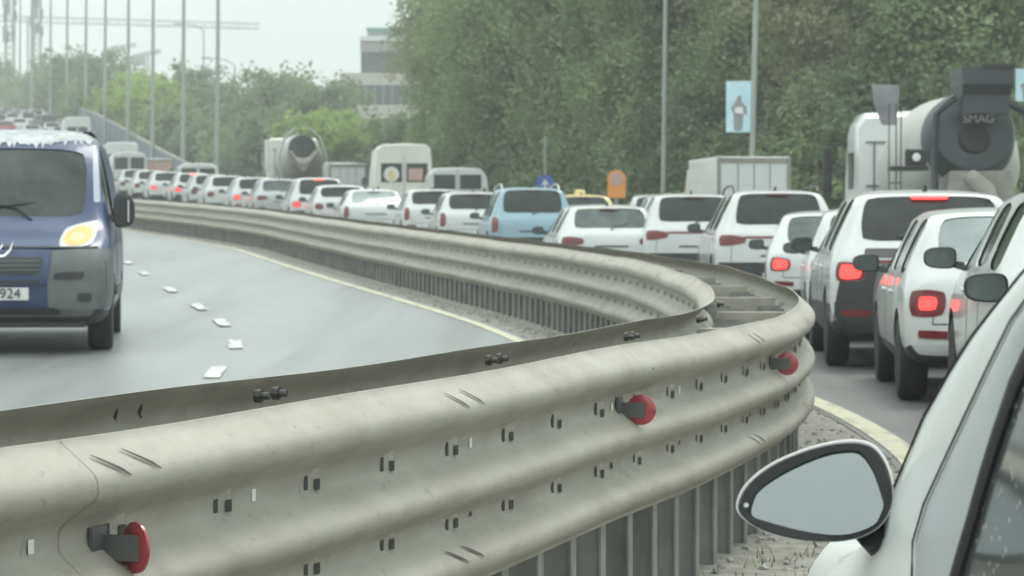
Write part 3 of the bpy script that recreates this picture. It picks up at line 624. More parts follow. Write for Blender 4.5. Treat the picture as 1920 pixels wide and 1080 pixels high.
carpx('white hatchback with oval dark rear window directly left of the pale blue suv', 'hatch', 892, 63, -6, L=4.2, H=1.52, W=.88, belt=.98, tail='tall')
carpx('small white hatchback with oval rear window directly right of the pale light sedan', 'hatch', 818, 69, -7, L=4.0, H=1.50, W=.86, belt=.98, tail='tall')
carpx('pale light sedan with smooth boot lid in front of the high roof van', 'hatch', 705, 73, -8, L=4.8, H=1.44, W=.92, belt=.94, rake=.3, rglass='glass3', tail='tall', bumper='pearl', name='sedan_car')
carpx('small white car half hidden left of the pale light sedan', 'hatch', 642, 79, -9, L=4.0, H=1.48, W=.86, tail='square')
carpx('white suv with two bright red lamps near the far cement mixer', 'suv', 600, 84, -10, L=4.5, H=1.66, W=.92, tail='round', lit=2, high=1)
carpx('grey car with wide pale rear window below the far cement mixer', 'hatch', 528, 92, -11, L=4.3, H=1.55, W=.9, paint='silver', rglass='glass2')
carpx('white car with one bright red lamp, left of the grey car with wide window', 'hatch', 482, 97, -12, L=4.2, H=1.55, W=.9, tail='round', lit=2)
far_list = [(430, 104, 'hatch', 'white', 'pale hatchback with patterned rear, fifth from the far cement mixer', 0), (397, 110, 'hatch', 'pearl', 'white compact car with round rear window in the far queue', 0), (365, 116, 'suv', 'white', 'white suv with a wide red lamp strip in the far queue', 2),
            (318, 122, 'hatch', 'white', 'white car with bright red lamp beside the far end of the guardrail', 2), (286, 128, 'hatch', 'white', 'white car between two dark windowed cars at the far end of the guardrail', 0), (258, 134, 'hatch', 'pearl', 'off white car nearest the blue van in the far queue', 0)]
for px, Z, kd, pn, lb, lt in far_list: carpx(lb, kd, px, Z, -13, paint=pn, lit=lt, high=1 if px == 365 else 0, detail=False, tail='round', L=4.2, H=1.55, W=.9)
carpx('pale car half seen behind the wide white suv and grey sedan in the middle lane', 'hatch', 1245, 60, 0, paint='pearl', L=4.2, H=1.5, W=.9, detail=False)
ty = carpx('yellow taxi whose pale yellow roof shows behind the sedan with broad grey window', 'hatch', 1092, 66, -1, paint='yellow', name='taxi', cat='taxi', L=4.3, H=1.40, W=.9, detail=False)
MB().box((0, 1.6, 1.46), (.30, .12, .13), taper=.8).build('taxi_sign', M['yellow'], ty, bevel=.02)
# cars climbing the hill at upper left
proto = {}
hill = [(8, 300, 'hatch', 'white'), (30, 292, 'hatch', 'pearl'), (52, 300, 'hatch', 'white'), (70, 286, 'suv', 'white'), (93, 262, 'suv', 'black'), (100, 246, 'hatch', 'pearl'), (38, 258, 'hatch', 'white'), (12, 250, 'hatch', 'red'), (62, 240, 'hatch', 'white'), (116, 236, 'hatch', 'silver'), (20, 330, 'hatch', 'darkgrey'), (84, 315, 'hatch', 'white'), (128, 225, 'hatch', 'white'), (5, 345, 'hatch', 'white'), (48, 340, 'suv', 'silver'), (25, 275, 'hatch', 'white'), (140, 232, 'suv', 'white'), (106, 270, 'hatch', 'white'), (78, 268, 'hatch', 'darkgrey'), (55, 272, 'suv', 'pearl'), (15, 312, 'suv', 'silver'), (122, 252, 'hatch', 'darkgrey'), (36, 318, 'hatch', 'white'), (66, 330, 'hatch', 'pearl'), (0, 265, 'suv', 'white')]
HL = ['white car at the far left edge of the hill queue', 'off white car beside the white one at the left edge of the hill', 'white car in the middle of the hill queue, behind the others', 'white suv left of the black suv on the hill', 'black suv standing tallest among white cars on the hill', 'off white car right in front of the black suv on the hill', 'white car over the blue van roof, left of the black suv', 'dark red car at the left edge above the blue van roof', 'white car just above the weathered van roof', 'silver car right of the black suv on the hill', 'dark grey car high up at the left of the hill', 'small white car high on the hill above the black suv', 'white car beside the bright boxy truck on the hill', 'farthest small white car on the left of the hill', 'silver suv high on the hill queue', 'white car behind the dark red car on the hill', 'white suv nearest the parapet on the hill, beside the boxy van', 'small white car behind the silver one on the hill', 'dark grey car left of the black suv on the hill', 'off white suv in the middle of the hill queue', 'silver suv near the top left of the hill queue', 'dark grey car beside the boxy van on the hill', 'tiny white car near the top of the hill queue', 'tiny off white car near the top of the hill queue', 'white suv cut by the left edge on the hill']
for (px, Z, kd, pn), lb in zip(hill, HL): carpx(lb, kd, px, Z, -13, paint=pn, detail=False, L=4.3, H=1.56 if kd == 'hatch' else 1.8, W=.9, group='cars climbing the hill in the upper left')

# --------------------------- the car at the lower right edge (camera side)
X0 = 1.46
W0S = [(1.5, .98, .95, .70, .86, .80, .86, .26), (1.62, 1.02, .98, .70, .86, .84, .89, .24), (2.1, 1.38, 1.33, .60, .84, .85, .90, .22), (2.6, 1.43, 1.38, .62, .84, .86, .90, .22), (3.0, 1.40, 1.345, .62, .83, .865, .90, .22), (3.35, 1.29, 1.235, .66, .82, .87, .90, .22),
       (3.7, 1.14, 1.09, .70, .81, .875, .90, .22), (4.05, .98, .93, .76, .80, .88, .905, .22), (4.40, .86, .82, .80, .78, .88, .91, .22), (4.55, .84, .80, .82, .755, .87, .91, .22), (5.2, .79, .75, .78, .69, .86, .90, .22), (5.6, .72, .68, .72, .62, .82, .87, .23), (5.85, .58, .54, .62, .48, .74, .78, .26)]
parts, bvh0 = body_mesh('near_car', W0S, (1, 2), (4, 8), [], rearclad=1, frontclad=1, axles=(2.25, 5.12), wr=.28)
n0 = tag(empty('passenger_car', (0, 0, 0)), 'white car cut off by the lower right corner, with large oval wing mirror', 'car', 'cars queueing on the right carriageway')
off = Vector((X0, 0, zA(4) + 0.0))
for nm, me in parts:
    o = bpy.data.objects.new(nm, me); COL.objects.link(o); o.parent = n0; o.location = off
    slotmat(o, M['nearwhite'] if nm == 'body' else M['glass'] if 'wind' in nm else M['plastic'])
for ay in (2.25, 5.12):
    for s in (-1, 1): q = wheel(n0, s * .78 + X0, ay, .29, s); q.location.z += zA(4)
def PX(px, py, X): Z = F * X / (px - 960); return P(px, py, Z)
L1 = [PX(1553, 1080, .545), PX(1595, 1042, .565), PX(1638, 1008, .588), PX(1685, 905, .600), PX(1736, 782, .613), PX(1782, 700, .625), PX(1825, 632, .637), PX(1873, 570, .648), PX(1920, 512, .660), PX(1990, 440, .675), PX(2090, 370, .70), PX(2260, 310, .73)]
L2 = [PX(1716, 1110, .590), PX(1716, 1070, .591), PX(1717, 1017, .597), PX(1738, 945, .603), PX(1776, 862, .612), PX(1814, 780, .620), PX(1856, 690, .630), PX(1899, 602, .640), PX(1950, 530, .650), PX(2020, 460, .668), PX(2130, 385, .692), PX(2330, 330, .72)]
L3 = [PX(1776, 1110, .594), PX(1782, 1080, .597), PX(1796, 1030, .602), PX(1812, 975, .606), PX(1838, 880, .614), PX(1862, 802, .622), PX(1892, 712, .632), PX(1925, 640, .641), PX(1980, 560, .652), PX(2050, 490, .670), PX(2160, 410, .694), PX(2360, 345, .722)]
L4 = [p + Vector((.002, -.035 - .01 * i / 11, -.010)) for i, p in enumerate(L3)]
def stripbetween(name, A, B, m, bulge=.006, thick=.02, nseg=4, parent=n0, rev=1):
    mb = MB(); secs = []
    for a, b in zip(A, B):
        row = []
        for k in range(nseg + 1):
            t = k / nseg; p = a.lerp(b, t); p = p + Vector((-bulge * math.sin(math.pi * t), 0, bulge * .4 * math.sin(math.pi * t))); row.append(p)
        row += [b + Vector((thick, 0, -.004)), a + Vector((thick, .0, -.004))]
        secs.append(row)
    mb.loft(secs, True, 0, True); return mb.build(name, m, parent, smooth=40)
stripbetween('a_pillar', L1, L2, M['nearwhite'], .008)
stripbetween('door_frame', [p + Vector((.001, -.004, 0)) for p in L2], L3, M['nearsilver'], .006)
stripbetween('window_seal', L3, L4, M['seal'], .004)
MB().tube([p + Vector((-.003, 0, 0)) for p in L1[2:]], .0022, 6).build('windshield_seal', M['seal'], n0, smooth=1)
MB().tube([p + Vector((-.0035, 0, 0)) for p in L2], .0018, 6).build('door_gap', M['seal'], n0, smooth=1)
L5 = [Vector((p.x + .008, max(1.7, p.y - 1.55), p.z)) for p in L4]
stripbetween('door_glass', [p + Vector((.006, 0, 0)) for p in L4], L5, M['rain'], .01, .006, 6)
# belt trim and door skin under the window
LD0 = [Vector((.548, 4.62, .70)), Vector((.556, 4.35, .752)), Vector((.575, 3.95, .775)), Vector((.585, 3.6, .79)), Vector((.595, 3.0, .80)), Vector((.60, 2.2, .81))]
stripbetween('door_skin', [p + Vector((.02, 0, .03)) for p in LD0], [p + Vector((-.012, 0, -.25)) for p in LD0], M['nearwhite'], .012, .03, 5)
stripbetween('quarter_panel', [PX(1600, 1045, .565), PX(1618, 1025, .578), PX(1636, 1015, .585)], [PX(1612, 1072, .566), PX(1632, 1052, .573), PX(1640, 1018, .586)], M['gplastic'], .004, .01, 3)
# wing mirror
MO = [(1383, 967), (1379, 946), (1395, 911), (1441, 872), (1511, 842), (1574, 827), (1624, 827), (1652, 844), (1673, 883), (1680, 930), (1672, 965), (1650, 995), (1606, 1016), (1546, 1021), (1476, 1013), (1416, 993)]
MI = [(1409, 964), (1412, 944), (1423, 918), (1476, 883), (1546, 852), (1596, 845), (1617, 851), (1638, 883), (1650, 925), (1656, 946), (1650, 962), (1638, 985), (1581, 1004), (1511, 997), (1448, 981), (1415, 972)]
ZM = 4.15
def ringpx(pts, Z, k=1.0, dx=0, dz=0):
    ps = [P(a, b, Z) for a, b in pts]; c = sum(ps, Vector()) / len(ps); return [c + (p - c) * k + Vector((dx, 0, dz)) for p in ps]
def refine(pts, n=2):
    for _ in range(n):
        q = []
        for i, a in enumerate(pts):
            b = pts[(i + 1) % len(pts)]; q += [(a[0] * .75 + b[0] * .25, a[1] * .75 + b[1] * .25), (a[0] * .25 + b[0] * .75, a[1] * .25 + b[1] * .75)]
        pts = q
    return pts
MO, MI = refine(MO), refine(MI)
hs_ = MB().loft([ringpx(MO, ZM, .965), ringpx(MO, ZM, .995, 0, .001), ringpx(MO, ZM + .02, 1.0, 0, .002), ringpx(MO, ZM + .07, .965, .004, 0), ringpx(MO, ZM + .12, .84, .008, 0), ringpx(MO, ZM + .155, .6, .012, 0), ringpx(MO, ZM + .17, .3, .014, 0), ringpx(MO, ZM + .172, .02, .014, 0)], True, 0, False).build('mirror', M['nearwhite'], n0, smooth=40)
MB().loft([ringpx(MO, ZM - .001, .972), ringpx(MO, ZM - .006, .95), ringpx(MI, ZM - .005, 1.03), ringpx(MI, ZM + .004, 1.0), ringpx(MI, ZM + .012, 1.0)], True).build('mirror_bezel', M['plastic'], hs_, smooth=50)
gr_ = ringpx(MI, ZM + .004, 1.01); cgl = sum(gr_, Vector()) / len(gr_)
gr_ = [Vector((p.x, p.y + (p.z - cgl.z) * .21 - (p.x - cgl.x) * .09, p.z)) for p in gr_]
MB().add(gr_, [tuple(range(len(gr_)))]).build('mirror_glass', M['mirror'], hs_)
MB().tube([P(1650, 985, 4.20), P(1668, 1010, 4.22), P(1690, 1030, 4.22)], [.045, .04, .045], 10).build('mirror_stalk', M['plastic'], hs_, smooth=1)
MB().lathe([(0, .004), (.002, .003)], P(1400, 948, ZM - .008), 'y', 8).build('indicator_dot', M['plate'], hs_)

# --------------------------- blue panel van coming towards us
def van(x, y, hd):
    # local frame: front at y=0, facing -Y, body extends to +Y
    root = tag(empty('panel_van', (x, y, zB(y)), R(hd)), 'dark blue panel van with peeling white roof and lit yellowish headlight driving towards us', 'van')
    W = .985; H = 2.06
    S = [(0.03, .93, .90, .60, .78, .86, .88, .33), (.10, .98, .95, .76, .86, .91, .93, .28), (.28, 1.05, 1.01, .84, .98, .94, .965, .25), (.48, 1.11, 1.08, .86, 1.08, .955, .98, .25), (.66, 1.22, 1.18, .86, 1.13, .96, W, .25), (.95, 1.60, 1.54, .86, 1.14, .96, W, .25), (1.24, 1.87, 1.81, .85, 1.16, .96, W, .25), (1.45, 1.99, 1.93, .83, 1.16, .965, W, .25),
         (1.75, H, 1.99, .82, 1.18, .97, W, .25), (1.9, H, 1.99, .82, 1.18, .97, W, .25), (3.0, H, 1.99, .84, 1.18, .97, W, .25), (4.2, H, 1.99, .84, 1.18, .97, W, .25), (4.7, H - .03, 2.02, .82, 1.18, .965, W, .25), (4.78, H - .1, 1.95, .78, 1.15, .95, .97, .28)]
    parts, bvh = body_mesh('van', S, (4, 6), (90, 91), [(5, 8)], clad=True, rearclad=1, frontclad=1, axles=(.92, 3.85), wr=.33, cap=.10, capf=.02)
    for nm, me in parts:
        o = bpy.data.objects.new(nm if nm != 'rear_window' else 'windshield', me); COL.objects.link(o); o.parent = root
        slotmat(o, M['vblue'] if nm == 'body' else M['wscreen'] if nm == 'rear_window' else M['glass'] if 'window' in nm else M['gplastic'] if 'bumper' in nm else M['plastic'])
    for ay in (.92, 3.85):
        for s in (-1, 1): wheel(root, s * (W - .13), ay, .33, s, .22)
    def pt(nm, q, m, way='rear', par=root, **k): return patch(bvh, q, way, **k).build(nm, M[m], par, smooth=45)
    # the grey bumper corners wrap under the headlights
    for s in (-1, 1):
        pt('bumper_corner', [(s * .955, .40), (s * .42, .40), (s * .42, .93), (s * .95, .95)], 'gplastic', nu=16, nv=12, off=.012, rnd=.12)
        pt('bumper_corner', [(.10, .40), (.56, .52), (.56, .92), (.16, .95)], 'gplastic', 'left' if s < 0 else 'right', nu=10, nv=10, off=.010, rnd=.1)
        hl = pt('headlight', [(s * .50, .95), (s * .82, .97), (s * .86, 1.21), (s * .55, 1.13)], 'head', nu=12, nv=10, off=.018, rnd=.45)
        pt('lit_lamp', [(s * .535, .965), (s * .79, .98), (s * .81, 1.17), (s * .57, 1.12)], 'amber', par=hl, nu=10, nv=8, off=.024, rnd=.9)
        pt('bulb', [(s * .60, 1.01), (s * .73, 1.015), (s * .74, 1.10), (s * .61, 1.085)], 'core', par=hl, nu=8, nv=6, off=.030, rnd=1)
        pt('fog_recess', [(s * .47, .665), (s * .73, .67), (s * .75, .74), (s * .48, .73)], 'plastic', nu=6, nv=3, off=.018, rnd=.2)
        pt('tow_recess', [(s * .68, .47), (s * .80, .47), (s * .81, .55), (s * .68, .55)], 'plastic', nu=4, nv=3, off=.018, rnd=.3)
        hsg = side_mirror(root, s * (W * .96), .98, 1.28, s, M['plastic'], M['plastic'], .20, .30)
        MB().box((s * (W + .125), .985, 1.28), (.012, .12, .20)).build('mirror_edge', M['plate'], hsg, bevel=.004)
        pt('side_moulding', [(1.35, .50), (3.4, .50), (3.4, .60), (1.35, .60)], 'gplastic', 'left' if s < 0 else 'right', nu=10, nv=2, off=.02, rnd=.1)
        pt('door_line', [(1.82, .40), (1.835, .40), (1.835, 2.0), (1.82, 2.0)], 'seal', 'left' if s < 0 else 'right', nu=1, nv=10, off=.003, rnd=0)
    pt('grille_panel', [(-.42, .62), (.42, .62), (.47, .94), (-.47, .94)], 'vblue', nu=12, nv=8, off=.022, rnd=.1)
    pt('grille', [(-.34, .71), (.34, .71), (.40, .87), (-.40, .87)], 'plastic', nu=12, nv=4, off=.030, rnd=.15)
    for z in (.75, .79, .83): pt('grille_bar', [(-.35, z), (.35, z), (.35, z + .008), (-.35, z + .008)], 'gplastic', nu=12, nv=1, off=.036, rnd=0)
    pt('bumper_intake', [(-.36, .635), (.36, .635), (.37, .665), (-.37, .665)], 'plastic', nu=10, nv=2, off=.026, rnd=.1)
    pt('lower_intake', [(-.55, .36), (.55, .36), (.50, .42), (-.50, .42)], 'plastic', nu=10, nv=2, off=.016, rnd=.1)
    pt('bonnet_line', [(-.86, .95), (.86, .95), (.86, .962), (-.86, .962)], 'seal', nu=20, nv=1, off=.026, rnd=0)
    # chrome emblem: two rising arms joined below
    e = MB(); hy = bvh.ray_cast(Vector((0, -3, .93)), Vector((0, 1, 0)))[0].y - .05
    e.tube([(-.125, hy, 1.0), (-.10, hy, .93), (-.05, hy, .875), (0, hy - .01, .868), (.05, hy, .875), (.10, hy, .93), (.125, hy, 1.0)], [.006, .014, .02, .022, .02, .014, .006], 8)
    e.tube([(-.04, hy, .97), (0, hy, .93), (.035, hy, .975)], [.01, .02, .008], 8)
    e.build('emblem', M['chrome'], root, smooth=1)
    pl = pt('number_plate', [(-.26, .49), (.26, .49), (.26, .60), (-.26, .60)], 'plate', nu=6, nv=3, off=.045, rnd=.02)
    py_ = bvh.ray_cast(Vector((0, -3, .545)), Vector((0, 1, 0)))[0].y - .052
    text_part('plate_text', 'A847Y924'[-6:], .125, Matrix.Translation((0, py_, .545)) @ FACE_BACK, M['ink'], pl)
    # whitish peeled roof: front band with ragged tongues running down over the windscreen header
    mb = MB(); xs = np.linspace(-.78, .78, 85); low = []; rr = random.Random(3)
    for i, xx in enumerate(xs): low.append(1.935 - .02 * math.sin(xx * 7) - rr.random() * .03 - (.045 if rr.random() < .2 else 0))
    rows = []
    for i, xx in enumerate(xs):
        col = []
        for k in range(7):
            z = low[i] + (2.035 - low[i]) * k / 6; h = bvh.ray_cast(Vector((xx, -3, z)), Vector((0, 1, 0)))[0]
            if h is None: h = Vector((xx, 1.7, z))
            col.append(h + Vector((0, -.006, .004)))
        for yy in (1.9, 3.0, 4.6): h = bvh.ray_cast(Vector((xx, yy, 5)), Vector((0, 0, -1)))[0]; col.append(h + Vector((0, 0, .005)))
        rows.append(col)
    mb.loft(rows, False); mb.build('peeled_roof_paint', M['flake'], root, smooth=60)
    for s in (-1, 1):
        pt('pillar_sheen', [(s * .80, 1.36), (s * .86, 1.36), (s * .82, 1.90), (s * .775, 1.90)], 'lilac', nu=3, nv=14, off=.006, rnd=.1)  # pale lilac strip: sky reflection painted onto each windscreen pillar
        MB().tube([(s * .25, .62, 1.20), (s * .1, .72, 1.32), (s * -.35, .80, 1.36)], .010, 6).build('wiper', M['seal'], root)
    MB().box((0, .30, .27), (1.5, .4, .06)).build('splash_guard', M['plastic'], root)
    return root
van(-4.52, 23.5, 7)

# --------------------------- vans and trucks in the queue
def boxwheels(root, ws, r=.45, W=1.15, wd=.28):
    for y in ws:
        for s in (-1, 1): wheel(root, s * (W - wd / 2), y, r, s, wd)
def panel_van(label, px, Z, hd, m, H=2.65, W=1.0, L_=5.6, posters=False, name='delivery_van'):
    root = tag(empty(name, ((px - 960) / F * Z, Z, zA(Z)), -R(hd)), label, 'van', 'vans and trucks in the queue')
    def sec(y, k, top, w_=1.0): h = top; return [(-W * w_, y, .4), (-W * w_, y, 1.2), (-W * w_ * .97, y, 1.6), (-W * w_ * .90 * k, y, h - .18), (-W * w_ * .74 * k, y, h - .03), (0, y, h), (W * w_ * .74 * k, y, h - .03), (W * w_ * .90 * k, y, h - .18), (W * w_ * .97, y, 1.6), (W * w_, y, 1.2), (W * w_, y, .4)]
    MB().loft([sec(.0, .97, H - .05), sec(.06, 1, H), sec(L_ * .5, 1, H), sec(L_ * .68, 1, H - .03), sec(L_ * .74, .98, H - .25), sec(L_ * .84, .95, 1.75), sec(L_ * .88, .97, 1.3, .99), sec(L_ * .98, .97, 1.05, .97), sec(L_, .95, .85, .9)], True, 0, True).build('body', m, root, smooth=30)
    wins = []
    for s in (-1, 1):
        c = (s * .45, -.012, min(1.72, H - .50))
        f = MB().box(c, (.74, .02, .66 if H > 2.2 else .5)).build('rear_window', M['glass'], root, bevel=.008)
        if posters: 
            if s < 0: 
                MB().lathe([(-.004, .27), (-.008, .26)], (c[0], -.025, 1.66), 'y', 20).build('window_poster', M['cream'], f); MB().box((c[0], -.037, 1.62), (.2, .006, .3)).build('window_poster_patch', M['yellow'], f)
            else: MB().box((c[0] - .05, -.027, 1.66), (.5, .006, .42)).build('window_poster', M['pink'], f)
        MB().box((s * .93, -.012, 1.05), (.10, .03, .32)).build('taillight', M['lamp'], root, bevel=.008)
        MB().box((s * (W + .002), L_ * .80, 1.58), (.02, .75, .5)).build('side_window', M['glass'], root, bevel=.01)
        side_mirror(root, s * W, L_ * .86, 1.5, s, M['plastic'], None, .2, .3)
    MB().box((0, -.016, 1.4), (.012, .012, 2.0)).build('door_gap', M['seal'], root)
    MB().box((0, -.03, .45), (1.9, .16, .18)).build('rear_bumper', M['plastic'], root, bevel=.02)
    MB().box((.3, -.02, .75), (.52, .012, .11)).build('number_plate', M['plate'], root)
    boxwheels(root, (1.1, L_ * .83), .34, W, .22); return root
panel_van('cream high roof van with two square rear windows holding posters', 758, 94, -6, M['cream'], 2.75, 1.05, posters=True)
panel_van('white low van right of the cream high roof van', 858, 92, -5, M['white'], 1.92, 1.05, 5.2)
panel_van('small dark roofed van just beyond the white low van', 905, 108, -4, M['darkgrey'], 1.95, .98, 5.2)
panel_van('boxy white van with blue markings next to the parapet on the hill', 146, 222, -13, M['white'], 2.9, 1.2)
panel_van('tall white van beside the blue van roof at the foot of the parapet', 229, 165, -12, M['white'], 2.8, 1.1)
panel_van('white van right behind the tall white van near the blue van mirror', 243, 148, -12, M['pearl'], 2.35, 1.0)
def box_truck(label, px, Z, hd, W=.95, H=2.85, L_=4.2, body='white', col=None, small=False):
    root = tag(empty('box_truck', ((px - 960) / F * Z, Z, zA(Z)), -R(hd)), label, 'truck', 'vans and trucks in the queue')
    b = MB().box((0, L_ / 2, (H + .85) / 2), (2 * W, L_, H - .85)).build('cargo_box', M[body], root, bevel=.03)
    d = MB(); d.box((0, -.012, (H + .85) / 2), (2 * W - .18, .03, H - 1.15)); d.build('rear_door', col or M['pearl'], root, bevel=.008)
    f = MB()
    for s in (-1, 1): f.box((s * (W - .045), -.02, (H + .85) / 2), (.09, .05, H - .88))
    f.box((0, -.02, H - .09), (2 * W - .2, .05, .13)); f.box((0, -.02, .93), (2 * W - .2, .05, .1)); f.build('door_frame', M['dirt'], root)
    g = MB()
    for k in range(1, 4): g.box((-W + .12 + k * (2 * W - .24) / 4, -.032, (H + .85) / 2), (.02, .01, H - 1.2))
    g.build('door_rib', M['gplastic'], root)
    MB().loft([[(-W * .92, y, .5), (-W * .94, y, 1.3), (-W * .85, y, t), (W * .85, y, t), (W * .94, y, 1.3), (W * .92, y, .5)] for y, t in ((L_ + .1, 2.1), (L_ + .9, 2.1), (L_ + 1.35, 1.35), (L_ + 1.75, 1.1), (L_ + 1.8, .8))], True, 0, True).build('cab', M['white'], root, smooth=30)
    MB().box((0, L_ / 2, .66), (.8, L_, .24)).build('chassis', M['plastic'], root)
    for s in (-1, 1): MB().box((s * .7, -.03, .72), (.34, .06, .12)).build('taillight', M['lamp'], root, bevel=.01)
    MB().box((0, -.03, .55), (.52, .02, .11)).build('number_plate', M['plate'], root)
    boxwheels(root, (1.0, L_ + .9), .36, W, .24); return root
box_truck('small grey white box truck standing behind the wide white suv', 1413, 64, -7, .90, 2.32, 3.6)
box_truck('low pale box truck seen left of the cream high roof van', 652, 112, -8, .8, 1.95, 3.8)
box_truck('truck with a faded pinkish brown rear board in the far queue', 288, 150, -12, 1.1, 1.95, 4.5, col=M['pink'])
panel_van('white minibus with red roof lamps in the far queue', 372, 132, -10, M['white'], 1.85, 1.0)

def mixer(label, px, Z, hd, dark, zoff=0, scale=1.0):
    x = (px - 960) / F * Z; root = tag(empty('concrete_mixer_truck', (x, Z, zA(Z)), -R(hd)), label, 'truck', 'concrete mixer trucks in the queue')
    root.scale = (scale,) * 3
    # drum axis: rear end higher; drum from y=1.0 (mouth) to y=5.6
    tilt = Matrix.Rotation(R(-13), 3, 'X'); c = Vector((0, 1.05, 2.70 if dark else 2.62))
    prof = [(0, .55), (.05, .62), (.6, .80), (1.3, 1.02), (2.0, 1.18), (2.9, 1.20), (3.7, 1.05), (4.5, .72), (4.6, .5)]
    MB().lathe(prof, c, 'y', 40, m=tilt).build('drum', M['drum'], root, smooth=30)
    st_ = MB()
    for ph in range(2):
        pts = []
        for i in range(70):
            a = i / 69 * 4.2; r = float(np.interp(a, [p[0] for p in prof], [p[1] for p in prof])) + .01; t = a * 1.6 + ph * math.pi
            pts.append(c + tilt @ Vector((r * math.cos(t), a, r * math.sin(t))))
        st_.tube(pts, .018, 5)
    if not dark: st_.build('drum_stripe', M['dirt'], root)
    cn = M['cone'] if dark else M['dirt']
    if dark:
        MB().lathe([(-.06, .10), (-.05, .30), (-.03, .50), (.02, .68), (.28, .76), (.62, .80), (.66, .72)], c + Vector((0, -.15, .05)), 'y', 40, m=tilt).build('drum_cone', cn, root, smooth=30)
        MB().lathe([(-.10, .22), (-.09, .25), (-.04, .28)], c + Vector((0, -.19, -.10)), 'y', 28, m=tilt).build('drum_hub', M['seal'], root, smooth=30)
        text_part('drum_lettering', 'SMAG', .20, Matrix.Translation((.05, .70, 2.93)) @ Matrix.Rotation(R(90), 4, 'X'), M['plate'], root, .01)
        # loading hopper on top
        MB().loft([[(-.28, y0, z) for y0, z in ((.35, 3.22), (1.0, 3.22))] + [(.48, y0, z) for y0, z in ((1.0, 3.22), (.35, 3.22))], [(-.32, y0, 3.48) for y0 in (.1, 1.3)] + [(.52, y0, 3.48) for y0 in (1.3, .1)], [(-.33, y0, 3.76) for y0 in (.1, 1.3)] + [(.53, y0, 3.76) for y0 in (1.3, .1)]], True, 0, False).build('hopper', M['cone'], root)
        MB().box((.28, .08, 3.78), (.54, .05, .07)).build('hopper_rim', M['seal'], root)
        MB().box((.1, .5, 3.2), (.78, .5, .40), taper=.95).build('hopper_throat', M['cone'], root)
        MB().loft([[(-1.62, 1.6, 3.56), (-1.14, 1.6, 3.54)], [(-1.58, 1.6, 3.2), (-1.16, 1.6, 3.2)], [(-1.44, 1.62, 2.86), (-1.2, 1.62, 2.86)]], False).build('splash_sheet', M['canvas'], root)
        lad = MB()
        for xx in (-1.30, -1.22, -1.42): lad.tube([(xx, .9, 1.0), (xx, .9, 3.2)], .012, 5)
        lad.tube([(-1.42, .9, 2.08), (-.98, .9, 2.08)], .02, 5)
        for zz in np.arange(1.3, 2.1, .28): lad.tube([(-1.42, .9, zz), (-1.22, .9, zz)], .01, 5)
        lad.build('ladder', M['cone'], root)
        MB().box((-1.12, .75, 2.10), (.62, .5, .07)).build('ladder_platform', M['seal'], root)
        lf = MB(); lf.box((-1.02, .55, 2.28), (.36, .12, .28)); wl = lf.build('work_lamp', M['seal'], root, bevel=.03); MB().lathe([(0, .07), (-.01, .05)], (-1.02, .48, 2.28), 'y', 16).build('lamp_glass', M['plate'], wl)
        MB().loft([[(-.72, .35, 1.1), (-.68, .5, 1.1), (-.60, .5, 1.1), (-.64, .35, 1.1)], [(-.80, .45, 2.2), (-.72, .6, 2.2), (-.66, .6, 2.2), (-.74, .45, 2.2)], [(-.74, .5, 3.0), (-.66, .7, 3.0), (-.6, .7, 3.0), (-.68, .5, 3.0)], [(-.42, .5, 3.3), (-.36, .7, 3.3), (-.32, .7, 3.22), (-.4, .5, 3.22)]], True, 0, True).build('hopper_frame', M['cone'], root)
        MB().loft([[(.72, .35, 1.1), (.68, .5, 1.1), (.60, .5, 1.1), (.64, .35, 1.1)], [(.98, .45, 2.2), (.9, .6, 2.2), (.86, .6, 2.2), (.94, .45, 2.2)], [(.94, .5, 3.0), (.86, .7, 3.0), (.8, .7, 3.0), (.88, .5, 3.0)], [(.42, .5, 3.3), (.36, .7, 3.3), (.32, .7, 3.22), (.4, .5, 3.22)]], True, 0, True).build('hopper_frame', M['cone'], root)
        MB().loft([[(-.5 , .2, 2.05), (.5, .2, 2.05), (.55, 1.1, 1.9), (-.55, 1.1, 1.9)], [(-.62, .1, 1.2), (.62, .1, 1.2), (.6, 1.2, 1.2), (-.6, 1.2, 1.2)]], True, 0, True).build('rear_frame', M['dirt'], root)
        MB().tube([(-.25, -.15, 1.95), (0, -.35, 1.7), (.1, -.5, 1.3)], [.14, .16, .14], 10).build('chute', M['dirt'], root, smooth=1)
    else:
        MB().lathe([(-.02, .60), (.0, .66), (.05, .62), (.06, .3)], c + Vector((0, -.02, 0)), 'y', 32, m=tilt).build('drum_mouth', M['seal'], root, smooth=30)
        MB().loft([[(-.55, .5, 2.5), (-.30, .45, 2.2), (0, .4, 2.12), (.30, .45, 2.2), (.55, .5, 2.5)], [(-.68, .2, 2.45), (-.35, .1, 2.0), (0, .05, 1.86), (.35, .1, 2.0), (.68, .2, 2.45)], [(-.3, .15, 1.9), (-.2, .1, 1.6), (0, .05, 1.5), (.2, .1, 1.6), (.3, .15, 1.9)]], False).build('chute', M['dirt'], root)
        fr = MB()
        for s in (-1, 1): fr.tube([(s * 1.0, .7, 1.1), (s * 1.12, .7, 2.2), (s * .85, .75, 3.1), (s * .35, .8, 3.55)], .06, 6)
        fr.build('hopper_frame', M['drum'], root)
        MB().box((-1.45, 4.2, 2.35), (.25, .3, 1.5)).build('water_tank', M['white'], root, bevel=.05)
    MB().box((0, 4.0, .95), (.9, 8.0, .3)).build('chassis', M['plastic'], root)
